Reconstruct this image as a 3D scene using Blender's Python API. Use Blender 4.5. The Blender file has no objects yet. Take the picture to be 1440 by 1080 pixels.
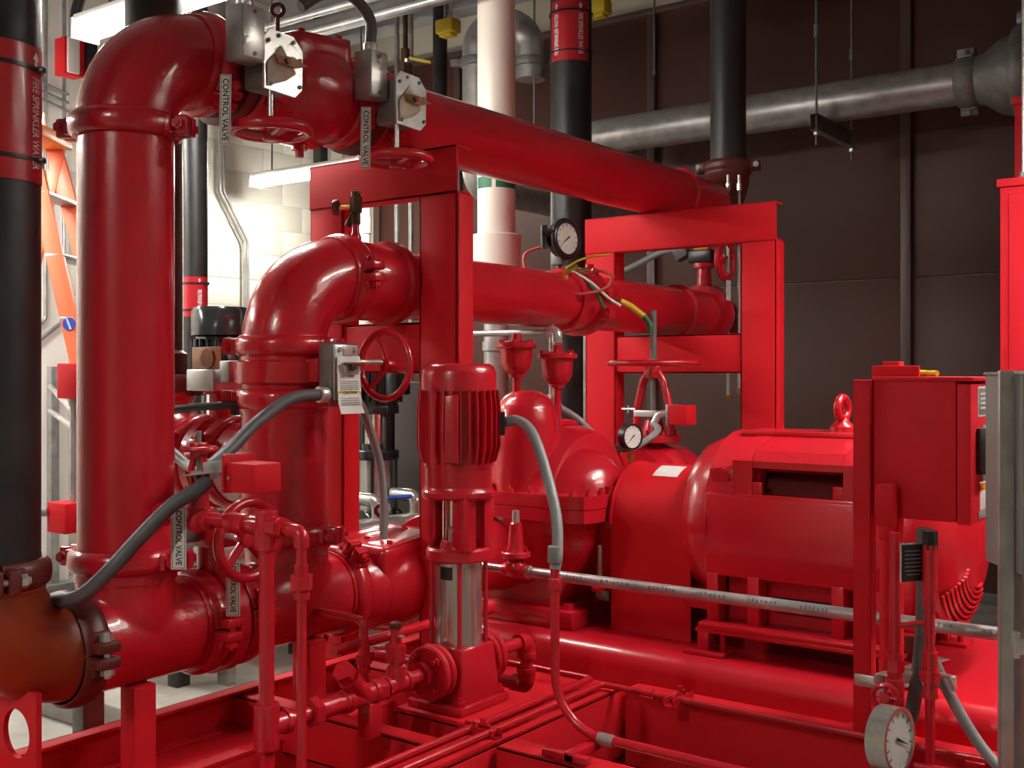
import bpy, bmesh, math, random
from mathutils import Vector, Matrix
random.seed(7)
V = Vector
PI = math.pi
SC = bpy.context.scene
COL = SC.collection
# ------------------------------------------------------------------ camera, world, exposure
cam = bpy.data.cameras.new('camera')
cam.sensor_width = 36.0
cam.lens = 38.75
cam.shift_y = -15.0 / 1440.0
cam.clip_start = 0.05
camo = bpy.data.objects.new('camera', cam)
COL.objects.link(camo)
camo.location = (0, 0, 1.3)
camo.rotation_euler = (PI / 2, 0, math.radians(36.5))
SC.camera = camo
world = bpy.data.worlds.new('world')
SC.world = world
world.use_nodes = True
world.node_tree.nodes['Background'].inputs[0].default_value = (0.5, 0.5, 0.5, 1)
world.node_tree.nodes['Background'].inputs[1].default_value = 0.05
SC.view_settings.view_transform = 'Standard'
SC.view_settings.look = 'None'
SC.view_settings.gamma = 1.0
SC.view_settings.use_curve_mapping = False
SC.view_settings.exposure = 2.08
LAMP = 26.0          # emission strength of every fluorescent diffuser
# strip lights, some of them added out of view: (centre x, y, z, length, direction), built as fixtures further down
LAMPS = [   # True = open strip with a bulging lens, False = strip with wings added to cut its side light
    (-3.42, 2.55, 2.66, 1.22, 'X', 'fluorescent strip light hanging behind the tall red riser elbow', True),
    (-5.60, 5.29, 2.66, 1.22, 'X', 'small distant strip light glowing beside the near red support frame', True),
    (-0.50, 3.30, 2.62, 1.22, 'Y', 'strip light with added cutoff wings hanging above the right end of the motor', False),
    (0.60, 3.30, 2.62, 1.22, 'Y', 'strip light with added cutoff wings hanging beyond the right edge of the photo', False),
    (-1.30, -1.05, 2.66, 1.22, 'Y', 'added unseen fill strip light hanging behind the viewer', False),  # added out of view as fill for the front faces
    (-5.25, 2.45, 2.55, 1.22, 'Y', 'added unseen strip light brightening the pier', True),  # added out of view to brighten the pier
    (-5.25, 0.70, 2.55, 1.22, 'Y', 'added unseen strip light at the near end of the pale wall', True),  # second lamp added out of view for more light on the pier
]

# ------------------------------------------------------------------ helpers
AX, AY, AZ = V((1, 0, 0)), V((0, 1, 0)), V((0, 0, 1))

def frame(a, ref=None):
    a = V(a).normalized()
    if ref is None:
        ref = AZ if abs(a.z) < 0.9 else AX
    u = V(ref) - a * V(ref).dot(a)
    u.normalize()
    return a, u, a.cross(u)

def spline(pts, per=8):
    p = [V(q) for q in pts]
    p = [p[0] * 2 - p[1]] + p + [p[-1] * 2 - p[-2]]
    out = []
    for i in range(1, len(p) - 2):
        a, b, c, d = p[i - 1], p[i], p[i + 1], p[i + 2]
        for k in range(per):
            t = k / per
            out.append(0.5 * ((2 * b) + (c - a) * t + (2 * a - 5 * b + 4 * c - d) * t * t + (3 * b - a - 3 * c + d) * t ** 3))
    out.append(p[-2])
    return out

def fillet(pts, rad, k=6):
    p = [V(q) for q in pts]
    out = [p[0]]
    for i in range(1, len(p) - 1):
        a = p[i - 1] - p[i]
        b = p[i + 1] - p[i]
        ang = a.angle(b)
        L = min(rad / max(math.tan(ang / 2), 1e-4), a.length * 0.49, b.length * 0.49)
        a.normalize(); b.normalize()
        rr = L * math.tan(ang / 2)
        c = p[i] + (a + b).normalized() * (rr / math.sin(ang / 2))
        s, e = p[i] + a * L - c, p[i] + b * L - c
        th = s.angle(e)
        for j in range(k + 1):
            t = j / k
            out.append(c + (s * math.sin((1 - t) * th) + e * math.sin(t * th)) / math.sin(th))
    out.append(p[-1])
    return out

class B:
    def __init__(self):
        self.bm = bmesh.new()
    def face(self, vs):
        try:
            self.bm.faces.new(vs)
        except ValueError:
            pass
    def rev(self, o, axis, prof, n=32, loop=False, a0=0.0, a1=2 * PI, ref=None):
        """revolve the (height, radius) profile about axis through o"""
        o = V(o)
        a, u, w = frame(axis, ref)
        full = abs(a1 - a0) > 2 * PI - 1e-4
        m = n if full else n + 1
        rings = []
        for h, r in prof:
            if r < 1e-6:
                v = self.bm.verts.new(o + a * h)
                rings.append([v] * m)
            else:
                rings.append([self.bm.verts.new(o + a * h + (u * math.cos(t) + w * math.sin(t)) * r)
                              for t in (a0 + (a1 - a0) * i / n for i in range(m))])
        k = len(rings)
        for i in range(k if loop else k - 1):
            A, C = rings[i], rings[(i + 1) % k]
            for j in range(n):
                q = [A[j], A[(j + 1) % m], C[(j + 1) % m], C[j]]
                q = [x for x, y in zip(q, q[-1:] + q[:-1]) if x is not y]
                if len(set(q)) >= 3:
                    self.face(q)
        if loop and not full:
            self.face([r[0] for r in rings])
            self.face([r[-1] for r in reversed(rings)])
        return self
    def cyl(self, p, q, r, r2=None, n=28, bev=0.0):
        p, q = V(p), V(q)
        L = (q - p).length
        r2 = r if r2 is None else r2
        if bev:
            pr = [(0, 0), (0, r - bev), (bev * .3, r - bev * .3), (bev, r), (L - bev, r2), (L - bev * .3, r2 - bev * .3), (L, r2 - bev), (L, 0)]
        else:
            pr = [(0, 0), (0, r), (L, r2), (L, 0)]
        return self.rev(p, q - p, pr, n)
    def pipe(self, p, q, r, ri, n=28):
        p, q = V(p), V(q)
        L = (q - p).length
        return self.rev(p, q - p, [(0, ri), (0, r), (L, r), (L, ri)], n, loop=True)
    def tube(self, pts, r, n=14, fil=0.0, k=6, caps=True):
        pts = [V(p) for p in pts]
        if fil:
            pts = fillet(pts, fil, k)
        cl = [pts[0]]
        for p in pts[1:]:
            if (p - cl[-1]).length > 1e-5:
                cl.append(p)
        pts = cl
        tan = []
        for i in range(len(pts)):
            a = pts[max(i - 1, 0)]
            b = pts[min(i + 1, len(pts) - 1)]
            tan.append((b - a).normalized())
        _, u, _ = frame(tan[0])
        rings = []
        for i, p in enumerate(pts):
            u = (u - tan[i] * u.dot(tan[i])).normalized()
            w = tan[i].cross(u)
            rr = r(i / (len(pts) - 1)) if callable(r) else r
            rings.append([self.bm.verts.new(p + (u * math.cos(2 * PI * j / n) + w * math.sin(2 * PI * j / n)) * rr) for j in range(n)])
        for A, C in zip(rings, rings[1:]):
            for j in range(n):
                self.face([A[j], A[(j + 1) % n], C[(j + 1) % n], C[j]])
        if caps:
            self.face(list(reversed(rings[0])))
            self.face(rings[-1])
        return self
    def torus(self, c, axis, R, r, n=36, m=10):
        return self.rev(c, axis, [(r * math.sin(2 * PI * i / m), R + r * math.cos(2 * PI * i / m)) for i in range(m)], n, loop=True)
    def box(self, a, b, bev=0.0, M=None):
        a, b = V(a), V(b)
        t = bmesh.new()
        bmesh.ops.create_cube(t, size=1.0)
        s = b - a
        for v in t.verts:
            v.co = V(((v.co.x + .5) * s.x + a.x, (v.co.y + .5) * s.y + a.y, (v.co.z + .5) * s.z + a.z))
        if bev:
            bmesh.ops.bevel(t, geom=t.edges[:], offset=bev, segments=2, profile=0.5, affect='EDGES')
        if M is not None:
            t.transform(M)
        self.merge(t)
        return self
    def obox(self, c, s, axes=None, bev=0.0):
        """box of size s centred at c with its own axes (u, v, w)"""
        s = V(s)
        M = Matrix.Translation(V(c))
        if axes:
            u, v, w = [V(x).normalized() for x in axes]
            M = M @ Matrix(((u.x, v.x, w.x, 0), (u.y, v.y, w.y, 0), (u.z, v.z, w.z, 0), (0, 0, 0, 1)))
        return self.box(-s / 2, s / 2, bev, M)
    def merge(self, t):
        me = bpy.data.meshes.new('tmp')
        t.to_mesh(me)
        t.free()
        self.bm.from_mesh(me)
        bpy.data.meshes.remove(me)
    def prism(self, pts, ext):
        """flat polygon (3D points) pushed along ext"""
        ext = V(ext)
        a = [self.bm.verts.new(V(p)) for p in pts]
        c = [self.bm.verts.new(V(p) + ext) for p in pts]
        self.face(list(reversed(a)))
        self.face(c)
        n = len(a)
        for i in range(n):
            self.face([a[i], a[(i + 1) % n], c[(i + 1) % n], c[i]])
        return self
    def plate(self, c, u, v, hw, hh, hole, th, hc=(0, 0), n=48, he=1.0):
        """rectangular plate with a round hole, thickness along u x v"""
        c, u, v = V(c), V(u).normalized(), V(v).normalized()
        w = u.cross(v) * th
        O, I = [], []
        ang = sorted(set([2 * PI * i / n for i in range(n)] + [math.atan2(y - hc[1], x - hc[0]) % (2 * PI) for x in (-hw, hw) for y in (-hh, hh)]))
        for t in ang:
            dx, dy = math.cos(t), math.sin(t)
            k = 1e9
            if dx > 1e-9: k = min(k, (hw - hc[0]) / dx)
            if dx < -1e-9: k = min(k, (-hw - hc[0]) / dx)
            if dy > 1e-9: k = min(k, (hh - hc[1]) / dy)
            if dy < -1e-9: k = min(k, (-hh - hc[1]) / dy)
            O.append(c + u * (hc[0] + dx * k) + v * (hc[1] + dy * k))
            I.append(c + u * (hc[0] + dx * hole) + v * (hc[1] + dy * hole * he))
        L = [[self.bm.verts.new(p + o) for p in q] for q in (O, I) for o in (-w / 2, w / 2)]
        m = len(ang)
        for A, C in ((L[0], L[1]), (L[1], L[3]), (L[3], L[2]), (L[2], L[0])):
            for i in range(m):
                self.face([A[i], A[(i + 1) % m], C[(i + 1) % m], C[i]])
        return self
    def ball(self, c, r, n=20, sc=(1, 1, 1)):
        t = bmesh.new()
        bmesh.ops.create_uvsphere(t, u_segments=n, v_segments=n // 2, radius=r)
        t.transform(Matrix.Translation(V(c)) @ Matrix.Diagonal((sc[0], sc[1], sc[2], 1)))
        self.merge(t)
        return self
    def hexa(self, p, axis, r, h):
        a, u, w = frame(axis)
        p = V(p)
        return self.prism([p + (u * math.cos(i * PI / 3) + w * math.sin(i * PI / 3)) * r for i in range(6)], a * h)
    def mesh(self, name, flat=False, ang=38):
        bm = self.bm
        bmesh.ops.recalc_face_normals(bm, faces=bm.faces[:])
        lim = math.radians(ang)
        if not flat:
            for f in bm.faces:
                f.smooth = True
            for e in bm.edges:
                if len(e.link_faces) != 2 or e.calc_face_angle(9) > lim:
                    e.smooth = False
        me = bpy.data.meshes.new(name)
        bm.to_mesh(me)
        bm.free()
        return me

def text_bm(s, size, fn, bold=0.0, cx=True):
    """flat lettering as a bmesh; fn maps each text-plane (x, y) to a world point"""
    cu = bpy.data.curves.new('lettering', 'FONT')
    cu.body = s
    cu.size = size
    cu.align_x = 'CENTER' if cx else 'LEFT'
    cu.align_y = 'CENTER'
    cu.offset = bold
    cu.resolution_u = 3
    ob = bpy.data.objects.new('lettering', cu)
    COL.objects.link(ob)
    dg = bpy.context.evaluated_depsgraph_get()
    me = bpy.data.meshes.new_from_object(ob.evaluated_get(dg))
    b = B()
    b.bm.from_mesh(me)
    bpy.data.objects.remove(ob)
    bpy.data.curves.remove(cu)
    bpy.data.meshes.remove(me)
    for v in b.bm.verts:
        v.co = fn(v.co.x, v.co.y)
    return b

class T:
    """one thing: an Empty at its base that parents its parts (geometry is given in world coordinates)"""
    def __init__(self, name, label, cat, group=None, kind=None):
        self.o = bpy.data.objects.new(name, None)
        COL.objects.link(self.o)
        self.o.empty_display_size = 0.05
        if label: self.o['label'] = label
        if cat: self.o['category'] = cat
        if group: self.o['group'] = group
        if kind: self.o['kind'] = kind
        self.parts = []
        self.inst = []
    def add(self, name, b, m, parent=None, label=None, kind=None, flat=False, ang=38):
        me = b.mesh(name, flat, ang)
        me.materials.append(m)
        ob = bpy.data.objects.new(name, me)
        COL.objects.link(ob)
        ob.parent = parent or self.o
        if label: ob['label'] = label
        if kind: ob['kind'] = kind
        self.parts.append(ob)
        return ob
    def many(self, name, b, m, spots, parent=None, ang=38):
        """alike pieces sharing one mesh built at the origin along +Z; spots are (point, axis[, ref])"""
        me = b.mesh(name, ang=ang)
        me.materials.append(m)
        res = []
        for sp in spots:
            a, u, w = frame(sp[1], sp[2] if len(sp) > 2 else None)
            ob = bpy.data.objects.new(name, me)
            COL.objects.link(ob)
            ob.parent = parent or self.o
            R = Matrix(((u.x, w.x, a.x), (u.y, w.y, a.y), (u.z, w.z, a.z)))
            ob.rotation_euler = R.to_euler()
            ob.location = V(sp[0])
            self.inst.append(ob)
            res.append(ob)
        return res
    def done(self, base=None):
        if base is None:
            lo, hi = V((1e9,) * 3), V((-1e9,) * 3)
            for ob in self.parts:
                for v in ob.data.vertices:
                    for i in range(3):
                        lo[i] = min(lo[i], v.co[i]); hi[i] = max(hi[i], v.co[i])
            base = V(((lo.x + hi.x) / 2, (lo.y + hi.y) / 2, lo.z))
        base = V(base)
        self.o.location = base
        for ob in self.parts:
            ob.data.transform(Matrix.Translation(-base))
        for ob in self.inst:
            ob.location -= base
        return self.o

def one(name, label, cat, b, m, group=None, kind=None, flat=False, ang=38):
    """a thing that is a single mesh"""
    me = b.mesh(name, flat, ang)
    me.materials.append(m)
    ob = bpy.data.objects.new(name, me)
    COL.objects.link(ob)
    lo = V([min(v.co[i] for v in me.vertices) for i in range(3)])
    hi = V([max(v.co[i] for v in me.vertices) for i in range(3)])
    base = V(((lo.x + hi.x) / 2, (lo.y + hi.y) / 2, lo.z))
    me.transform(Matrix.Translation(-base))
    ob.location = base
    if label: ob['label'] = label
    if cat: ob['category'] = cat
    if group: ob['group'] = group
    if kind: ob['kind'] = kind
    return ob

# ------------------------------------------------------------------ materials
def mat(name, col, rough=0.5, metal=0.0, var=0.0, vscale=4.0, col2=None, bump=0.0, bscale=40.0, coat=0.0, rvar=0.0, spec=0.5, stretch=(1, 1, 1), detail=4.0):
    m = bpy.data.materials.new(name)
    m.use_nodes = True
    nt = m.node_tree
    p = nt.nodes['Principled BSDF']
    p.inputs['Base Color'].default_value = (*col, 1)
    p.inputs['Roughness'].default_value = rough
    p.inputs['Metallic'].default_value = metal
    p.inputs['Coat Weight'].default_value = coat
    p.inputs['Coat Roughness'].default_value = 0.08
    p.inputs['Specular IOR Level'].default_value = spec
    tc = nt.nodes.new('ShaderNodeTexCoord')
    mp = nt.nodes.new('ShaderNodeMapping')
    mp.inputs['Scale'].default_value = stretch
    nt.links.new(tc.outputs['Object'], mp.inputs['Vector'])
    if var > 0 or rvar > 0:
        n = nt.nodes.new('ShaderNodeTexNoise')
        n.inputs['Scale'].default_value = vscale
        n.inputs['Detail'].default_value = detail
        nt.links.new(mp.outputs['Vector'], n.inputs['Vector'])
        if var > 0:
            r = nt.nodes.new('ShaderNodeValToRGB')
            r.color_ramp.elements[0].position = 0.3
            r.color_ramp.elements[1].position = 0.7
            c2 = col2 or tuple(c * (1 - var) for c in col)
            r.color_ramp.elements[0].color = (*c2, 1)
            r.color_ramp.elements[1].color = (*col, 1)
            nt.links.new(n.outputs['Fac'], r.inputs['Fac'])
            nt.links.new(r.outputs['Color'], p.inputs['Base Color'])
        if rvar > 0:
            mr = nt.nodes.new('ShaderNodeMapRange')
            mr.inputs['To Min'].default_value = max(rough - rvar, 0.02)
            mr.inputs['To Max'].default_value = rough + rvar
            nt.links.new(n.outputs['Fac'], mr.inputs['Value'])
            nt.links.new(mr.outputs['Result'], p.inputs['Roughness'])
    if bump > 0:
        n2 = nt.nodes.new('ShaderNodeTexNoise')
        n2.inputs['Scale'].default_value = bscale
        n2.inputs['Detail'].default_value = 3.0
        nt.links.new(mp.outputs['Vector'], n2.inputs['Vector'])
        bp = nt.nodes.new('ShaderNodeBump')
        bp.inputs['Strength'].default_value = bump
        bp.inputs['Distance'].default_value = 0.01
        nt.links.new(n2.outputs['Fac'], bp.inputs['Height'])
        nt.links.new(bp.outputs['Normal'], p.inputs['Normal'])
    return m

def emit(name, col, strength):
    m = bpy.data.materials.new(name)
    m.use_nodes = True
    p = m.node_tree.nodes['Principled BSDF']
    p.inputs['Base Color'].default_value = (*col, 1)
    p.inputs['Emission Color'].default_value = (*col, 1)
    p.inputs['Emission Strength'].default_value = strength
    return m

RED = mat('red_enamel', (0.52, 0.009, 0.020), 0.27, var=0.05, vscale=2, detail=1.0, bump=0.05, bscale=70, coat=0.25)
REDC = mat('red_cast_enamel', (0.50, 0.009, 0.020), 0.25, var=0.06, vscale=4, detail=1.0, bump=0.14, bscale=38, coat=0.3)
REDM = mat('red_satin_steel', (0.60, 0.010, 0.018), 0.6, var=0.06, vscale=4, detail=1.5, bump=0.03, bscale=120, spec=0.16)
REDB = mat('red_textured_cabinet', (0.60, 0.012, 0.024), 0.6, spec=0.2, bump=0.12, bscale=260)
OXIDE = mat('oxide_red_casting', (0.12, 0.016, 0.012), 0.42, var=0.3, vscale=14, bump=0.12, bscale=60)
ORANGE_PRIMER = mat('orange_primer', (0.36, 0.055, 0.014), 0.36, var=0.4, vscale=6, bump=0.05, bscale=50)
BLACK = mat('black_mill_steel', (0.022, 0.020, 0.020), 0.42, var=0.5, vscale=9, bump=0.08, bscale=50, rvar=0.12)
BLACKP = mat('black_plastic', (0.012, 0.012, 0.013), 0.35)
BLACKM = mat('black_gloss_paint', (0.012, 0.013, 0.014), 0.2, coat=0.3)
GALV = mat('galvanised_steel', (0.50, 0.50, 0.49), 0.36, 0.65, var=0.35, vscale=14, rvar=0.12)
GALVD = mat('dull_galvanised_casting', (0.22, 0.22, 0.21), 0.55, 0.5, var=0.3, vscale=20, bump=0.05)
ZINC = mat('bright_zinc', (0.66, 0.66, 0.64), 0.3, 0.75, var=0.2, vscale=18, rvar=0.1)
STEEL = mat('brushed_stainless', (0.55, 0.53, 0.49), 0.24, 0.82, var=0.15, vscale=6, stretch=(60, 60, 1), rvar=0.08)
CHROME = mat('polished_stainless', (0.72, 0.71, 0.68), 0.12, 1.0)
BRASS = mat('brass', (0.55, 0.38, 0.12), 0.3, 1.0)
BRONZE = mat('dark_bronze', (0.10, 0.055, 0.03), 0.42, 0.7, var=0.3, vscale=30)
RUST = mat('rusty_brown_plate', (0.32, 0.11, 0.04), 0.5, 0.2, var=0.4, vscale=40)
PVC = mat('white_plastic_pipe', (0.72, 0.67, 0.60), 0.38)
FLEX = mat('grey_flexible_conduit', (0.21, 0.215, 0.22), 0.45)
FLEXD = mat('dark_grey_conduit', (0.09, 0.09, 0.095), 0.5)
GREY = mat('grey_enclosure_paint', (0.25, 0.25, 0.235), 0.5, bump=0.04, bscale=200)
WHITE = mat('white_card', (0.72, 0.71, 0.68), 0.6, var=0.08, vscale=30)
PAPER = mat('torn_paper', (0.50, 0.44, 0.36), 0.7, var=0.25, vscale=40)
PINKTAG = mat('worn_white_sign', (0.66, 0.61, 0.58), 0.5, var=0.12, vscale=25)
INK = mat('black_ink', (0.01, 0.01, 0.01), 0.6)
GREYINK = mat('grey_print', (0.16, 0.16, 0.16), 0.7)
LWHITE = mat('white_lettering', (0.75, 0.73, 0.70), 0.5)
LABRED = mat('red_vinyl_marker', (0.42, 0.012, 0.022), 0.3, coat=0.2)
YELLOW = mat('yellow_vinyl', (0.60, 0.44, 0.02), 0.45)
ORANGEP = mat('orange_plastic', (0.80, 0.22, 0.01), 0.45)
GREEN = mat('green_tape', (0.01, 0.14, 0.07), 0.5)
GREENR = mat('green_rubber', (0.03, 0.10, 0.03), 0.5)
REDR = mat('red_rubber_hose', (0.42, 0.05, 0.05), 0.45)
BLUE = mat('blue_vinyl', (0.02, 0.06, 0.40), 0.4)
LADDER = mat('orange_fibreglass', (0.78, 0.13, 0.045), 0.45, var=0.1, vscale=8)
DARK = mat('dark_shade', (0.012, 0.006, 0.006), 0.7)  # near black painted where shade falls in and under the motor
REDIN = mat('red_inner_shade', (0.16, 0.006, 0.008), 0.6)  # darker red: shade inside the motor opening put into the colour
COPPERP = mat('amber_cover', (0.62, 0.30, 0.16), 0.3, var=0.25, vscale=18)
GLASS = mat('gauge_glass', (1, 1, 1), 0.02)
GLASS.node_tree.nodes['Principled BSDF'].inputs['Transmission Weight'].default_value = 1.0
GLASS.node_tree.nodes['Principled BSDF'].inputs['IOR'].default_value = 1.1
CREAM = mat('cream_block_paint', (0.66, 0.63, 0.54), 0.6, var=0.05, vscale=3, bump=0.15, bscale=90)
MORTAR = mat('painted_mortar', (0.62, 0.59, 0.50), 0.7)
CREAMP = mat('cream_plaster', (0.66, 0.62, 0.50), 0.7, var=0.05, vscale=2)
BROWN = mat('brown_metal_cladding', (0.085, 0.034, 0.026), 0.48, 0.0, var=0.12, vscale=2.5, bump=0.02, bscale=8, rvar=0.05, spec=0.3)
BROWND = mat('brown_metal_trim', (0.09, 0.052, 0.045), 0.4)
CONC = mat('grey_concrete', (0.36, 0.34, 0.30), 0.8, var=0.35, vscale=5, bump=0.2, bscale=30)
PIER = mat('lit_pier_paint', (0.84, 0.82, 0.76), 0.6, var=0.04, vscale=3)  # whiter than the block wall, standing in for strong light on the pier
CEILM = mat('grey_ceiling', (0.34, 0.34, 0.35), 0.85, var=0.1)
TUBE = emit('lit_fluorescent_diffuser', (1.0, 0.97, 0.90), LAMP)
# ------------------------------------------------------------------ the room
XL, XR, YF, YB, ZC = -6.5, 3.6, -3.6, 6.6, 4.1
one('floor', None, None, B().box((XL - .2, YF - .2, -.15), (XR + .2, YB + .2, 0)), CONC, kind='structure')
one('ceiling', None, None, B().box((XL - .2, YF - .2, ZC), (XR + .2, YB + .2, ZC + .15)), CEILM, kind='structure')
one('wall_right', None, None, B().box((XR, YF - .2, 0), (XR + .2, YB + .2, ZC)), CREAMP, kind='structure')
one('wall_front', None, None, B().box((XL - .2, YF - .2, 0), (XR + .2, YF, ZC)), CREAMP, kind='structure')
# painted block wall on the left: every block in view is a piece of its own
wl = T('wall_left', None, None, kind='structure')
core = wl.add('mortar_bed', B().box((XL - .2, YF, 0), (XL, YB + .2, ZC)), MORTAR)
bw, bh = 0.4, 0.2
spots = []
for r in range(20):
    off = 0.2 if r % 2 else 0.0
    for c in range(13):
        y = 1.6 + off + c * bw
        if y + bw > YB: continue
        spots.append((V((XL, y + bw / 2, .1 + r * bh)), AX, AZ))
wl.many('block', B().box((-bh / 2 + .002, -bw / 2 + .002, -.05), (bh / 2 - .002, bw / 2 - .002, .005), .002), CREAM, spots)
wl.done((XL, 1, 0))
# painted pier standing proud of the block wall
one('wall_pier', None, None, B().box((XL + .012, 0.2, 0), (-6.15, 3.78, ZC)), PIER, kind='structure')
# back wall: plaster above, brown sheet cladding below, one piece per sheet
wb = T('wall_back', None, None, kind='structure')
wb.add('plaster', B().box((XL, YB + .03, 0), (XR, YB + .2, ZC)), CREAMP)
seams = [-6.24, -5.39, -3.69, -1.99, -0.29, 1.41, 3.11, 3.6]
for a, c in zip(seams, seams[1:]):
    for z0, z1 in ((0.06, 1.86), (1.868, 3.74)):
        wb.add('cladding_sheet', B().box((a + .003, YB, z0), (c - .003, YB + .03, z1), .003), BROWN)
for x in seams[:-1]:
    wb.add('batten', B().box((x - .03, YB - .035, .06), (x + .03, YB - .001, 3.74), .004), BROWND)
wb.add('top_flashing', B().box((-6.26, YB - .045, 3.735), (XR, YB + .03, 3.775), .003), BROWND)
wb.add('base_flashing', B().box((-6.26, YB - .03, 0), (XR, YB + .03, .062), .003), GALVD)
wb.done((-1.5, YB, 0))
# steel beams under the ceiling
for i, y in enumerate((5.95, 4.2, 2.4)):
    b = B().box((XL, y - .075, ZC - .02), (XR, y + .075, ZC)).box((XL, y - .01, ZC - .28), (XR, y + .01, ZC - .02)).box((XL, y - .075, ZC - .3), (XR, y + .075, ZC - .28))
    one('trim_%d' % (i + 1), None, None, b, CEILM, kind='structure')
one('trim_4', None, None, B().box((XL + .013, 6.3, 0), (XL + .14, YB, ZC)), CREAMP, kind='structure')
# concrete plinths
one('equipment_plinth', 'low grey concrete plinth under the red pump skid', 'plinth', B().box((-2.85, .7, 0), (.65, 4.45, .1), .012), CONC)
one('equipment_plinth', 'pale concrete plinth under the stainless booster pumps', 'plinth', B().box((-4.6, 2.3, 0), (-3.3, 4.9, .12), .012), CONC)

# strip lights
for i, (x, y, z, L, d, lab, lens) in enumerate(LAMPS):
    t = T('strip_light', lab, 'light', 'strip lights')
    u = AX if d == 'X' else AY
    w = AZ.cross(u)
    c = V((x, y, z))
    t.add('housing', B().obox(c + AZ * .05, (L, .11, .05), (u, w, AZ), .006), LWHITE)
    # half-round diffuser hanging under the housing
    pts = [c - u * (L / 2 - .01) + w * x_ + AZ * z_ for x_, z_ in ([(.06 * math.cos(a), .024 - .045 * math.sin(a)) for a in [PI * k / 10 for k in range(11)]] if lens else ((.05, .024), (.05, .006), (.042, -.002), (-.042, -.002), (-.05, .006), (-.05, .024)))]
    t.add('diffuser', B().prism(pts, u * (L - .02)), TUBE)
    for s in (-1, 1):
        if not lens:
            t.add('cutoff_wing', B().prism([c - u * L / 2 + w * s * .062 + AZ * .03, c - u * L / 2 + w * s * .064 + AZ * .03, c - u * L / 2 + w * s * .104 - AZ * .055, c - u * L / 2 + w * s * .102 - AZ * .055], u * L), LWHITE)  # added wing, shaped to keep side light off the upper pipes
        t.add('end_cap', B().obox(c + u * s * (L / 2) + AZ * .02, (.014, .125, .085), (u, w, AZ), .004), LWHITE)
        t.add('hanger', B().cyl(c + u * s * L * .36 + AZ * .072, c + u * s * L * .36 + AZ * (ZC - z - .002), .006, n=8), GALVD)
    t.done()
# ------------------------------------------------------------------ pipe fittings
HX = -2.28                      # plane of the header, the two risers and both horizontal runs
R8, R6 = 0.1095, 0.084
ZL, ZM, ZT = 0.68, 1.57, 2.075  # heights of low header, middle run, top run
Y1, Y2 = 1.55, 2.04             # the two risers
CE = 0.197

def coupling(pos, axis, side, r, label, m=None, bm=None, w=0.027, group='grooved pipe couplings'):
    """two-piece grooved coupling with bolt pads"""
    m = m or REDC
    bm = bm or RED
    a, u, v = frame(axis, side)
    p = V(pos)
    t = T('grooved_coupling', label, 'coupling', group)
    prof = [(-w, r + .001), (-w, r + .010), (-w * .72, r + .019), (-w * .3, r + .022), (w * .3, r + .022), (w * .72, r + .019), (w, r + .010), (w, r + .001)]
    for s in (0, 1):
        b = B().rev(p, a, prof, 22, loop=True, a0=s * PI + .02, a1=s * PI + PI - .02, ref=u)
        sg = 1 if s == 0 else -1
        for q in (-1, 1):
            b.obox(p + u * q * (r + .030) + v * sg * .017, (.048, .024, w * 1.7), (u, v, a), .005)
            b.obox(p + u * q * (r + .010) + v * sg * .034, (.03, .03, w * 1.5), (u, v, a), .006)
        t.add('housing', b, m)
    for q in (-1, 1):
        c = p + u * q * (r + .038)
        bo = t.add('bolt', B().cyl(c - v * .05, c + v * .05, .008, n=10), bm)
        t.add('nut', B().hexa(c + v * .03, v, .015, .013), bm, bo)
        t.add('bolt_head', B().hexa(c - v * .045, v, .014, .015), bm, bo)
    return t.done()

def elbow_pts(c, d0, d1, R=CE, k=12):
    """centre line of a bend at corner c, entering from direction d0, leaving along d1"""
    c, d0, d1 = V(c), V(d0).normalized(), V(d1).normalized()
    o = c + d0 * R + d1 * R
    return [o - d1 * R * math.cos(t) - d0 * R * math.sin(t) for t in [PI / 2 * i / k for i in range(k + 1)]]

def elbow(c, d0, d1, r, label, m, cat='pipe elbow', R=CE, lip=True):
    t = T('pipe_elbow', label, cat, 'pipe elbows')
    t.add('bend', B().tube(elbow_pts(c, d0, d1, R, 16), r + .004, 36), m)
    for d in (d0, d1):
        d = V(d)
        t.add('end_collar', B().rev(V(c) + d * (R - .03), d, [(0, r - .02), (0, r + .008), (.006, r + .011), (.024, r + .011), (.03, r + .008), (.03, r - .02)], 36, loop=True), m)
    return t.done()

def handwheel(t, c, axis, R, m, n=3, rr=.011, parent=None, dish=0.02, a0=0.3):
    a, u, w = frame(axis)
    c = V(c)
    wh = t.add('handwheel', B().torus(c, a, R, rr, 40, 10), m, parent)
    for i in range(n):
        th = a0 + 2 * PI * i / n
        d = u * math.cos(th) + w * math.sin(th)
        t.add('spoke', B().tube([c + d * (R - .004), c + d * R * .55 - a * dish * .8, c - a * dish + d * .012], rr * .8, 8), m, wh)
    t.add('hub', B().cyl(c - a * (dish + .014), c - a * (dish - .014), .02, n=16, bev=.004), m, wh)
    return wh

def flange(b, p, axis, r, th, ri=0.0, n=36):
    a = V(axis).normalized()
    p = V(p)
    pr = [(0, ri), (0, r - .004), (.004, r), (th - .004, r), (th, r - .004), (th, ri)]
    return b.rev(p, a, pr, n, loop=True) if ri > 0 else b.rev(p, a, [(0, 0)] + pr[1:-1] + [(th, 0)], n)

def bolt_ring(t, p, axis, R, n, m, r=.011, h=.014, parent=None, a0=0.2, name='bolt'):
    a, u, w = frame(axis)
    p = V(p)
    t.many(name, B().hexa((0, 0, 0), AZ, r, h).cyl((0, 0, h), (0, 0, h + .008), r * .55, n=8), m,
           [(p + (u * math.cos(a0 + 2 * PI * i / n) + w * math.sin(a0 + 2 * PI * i / n)) * R, a) for i in range(n)], parent)

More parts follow.
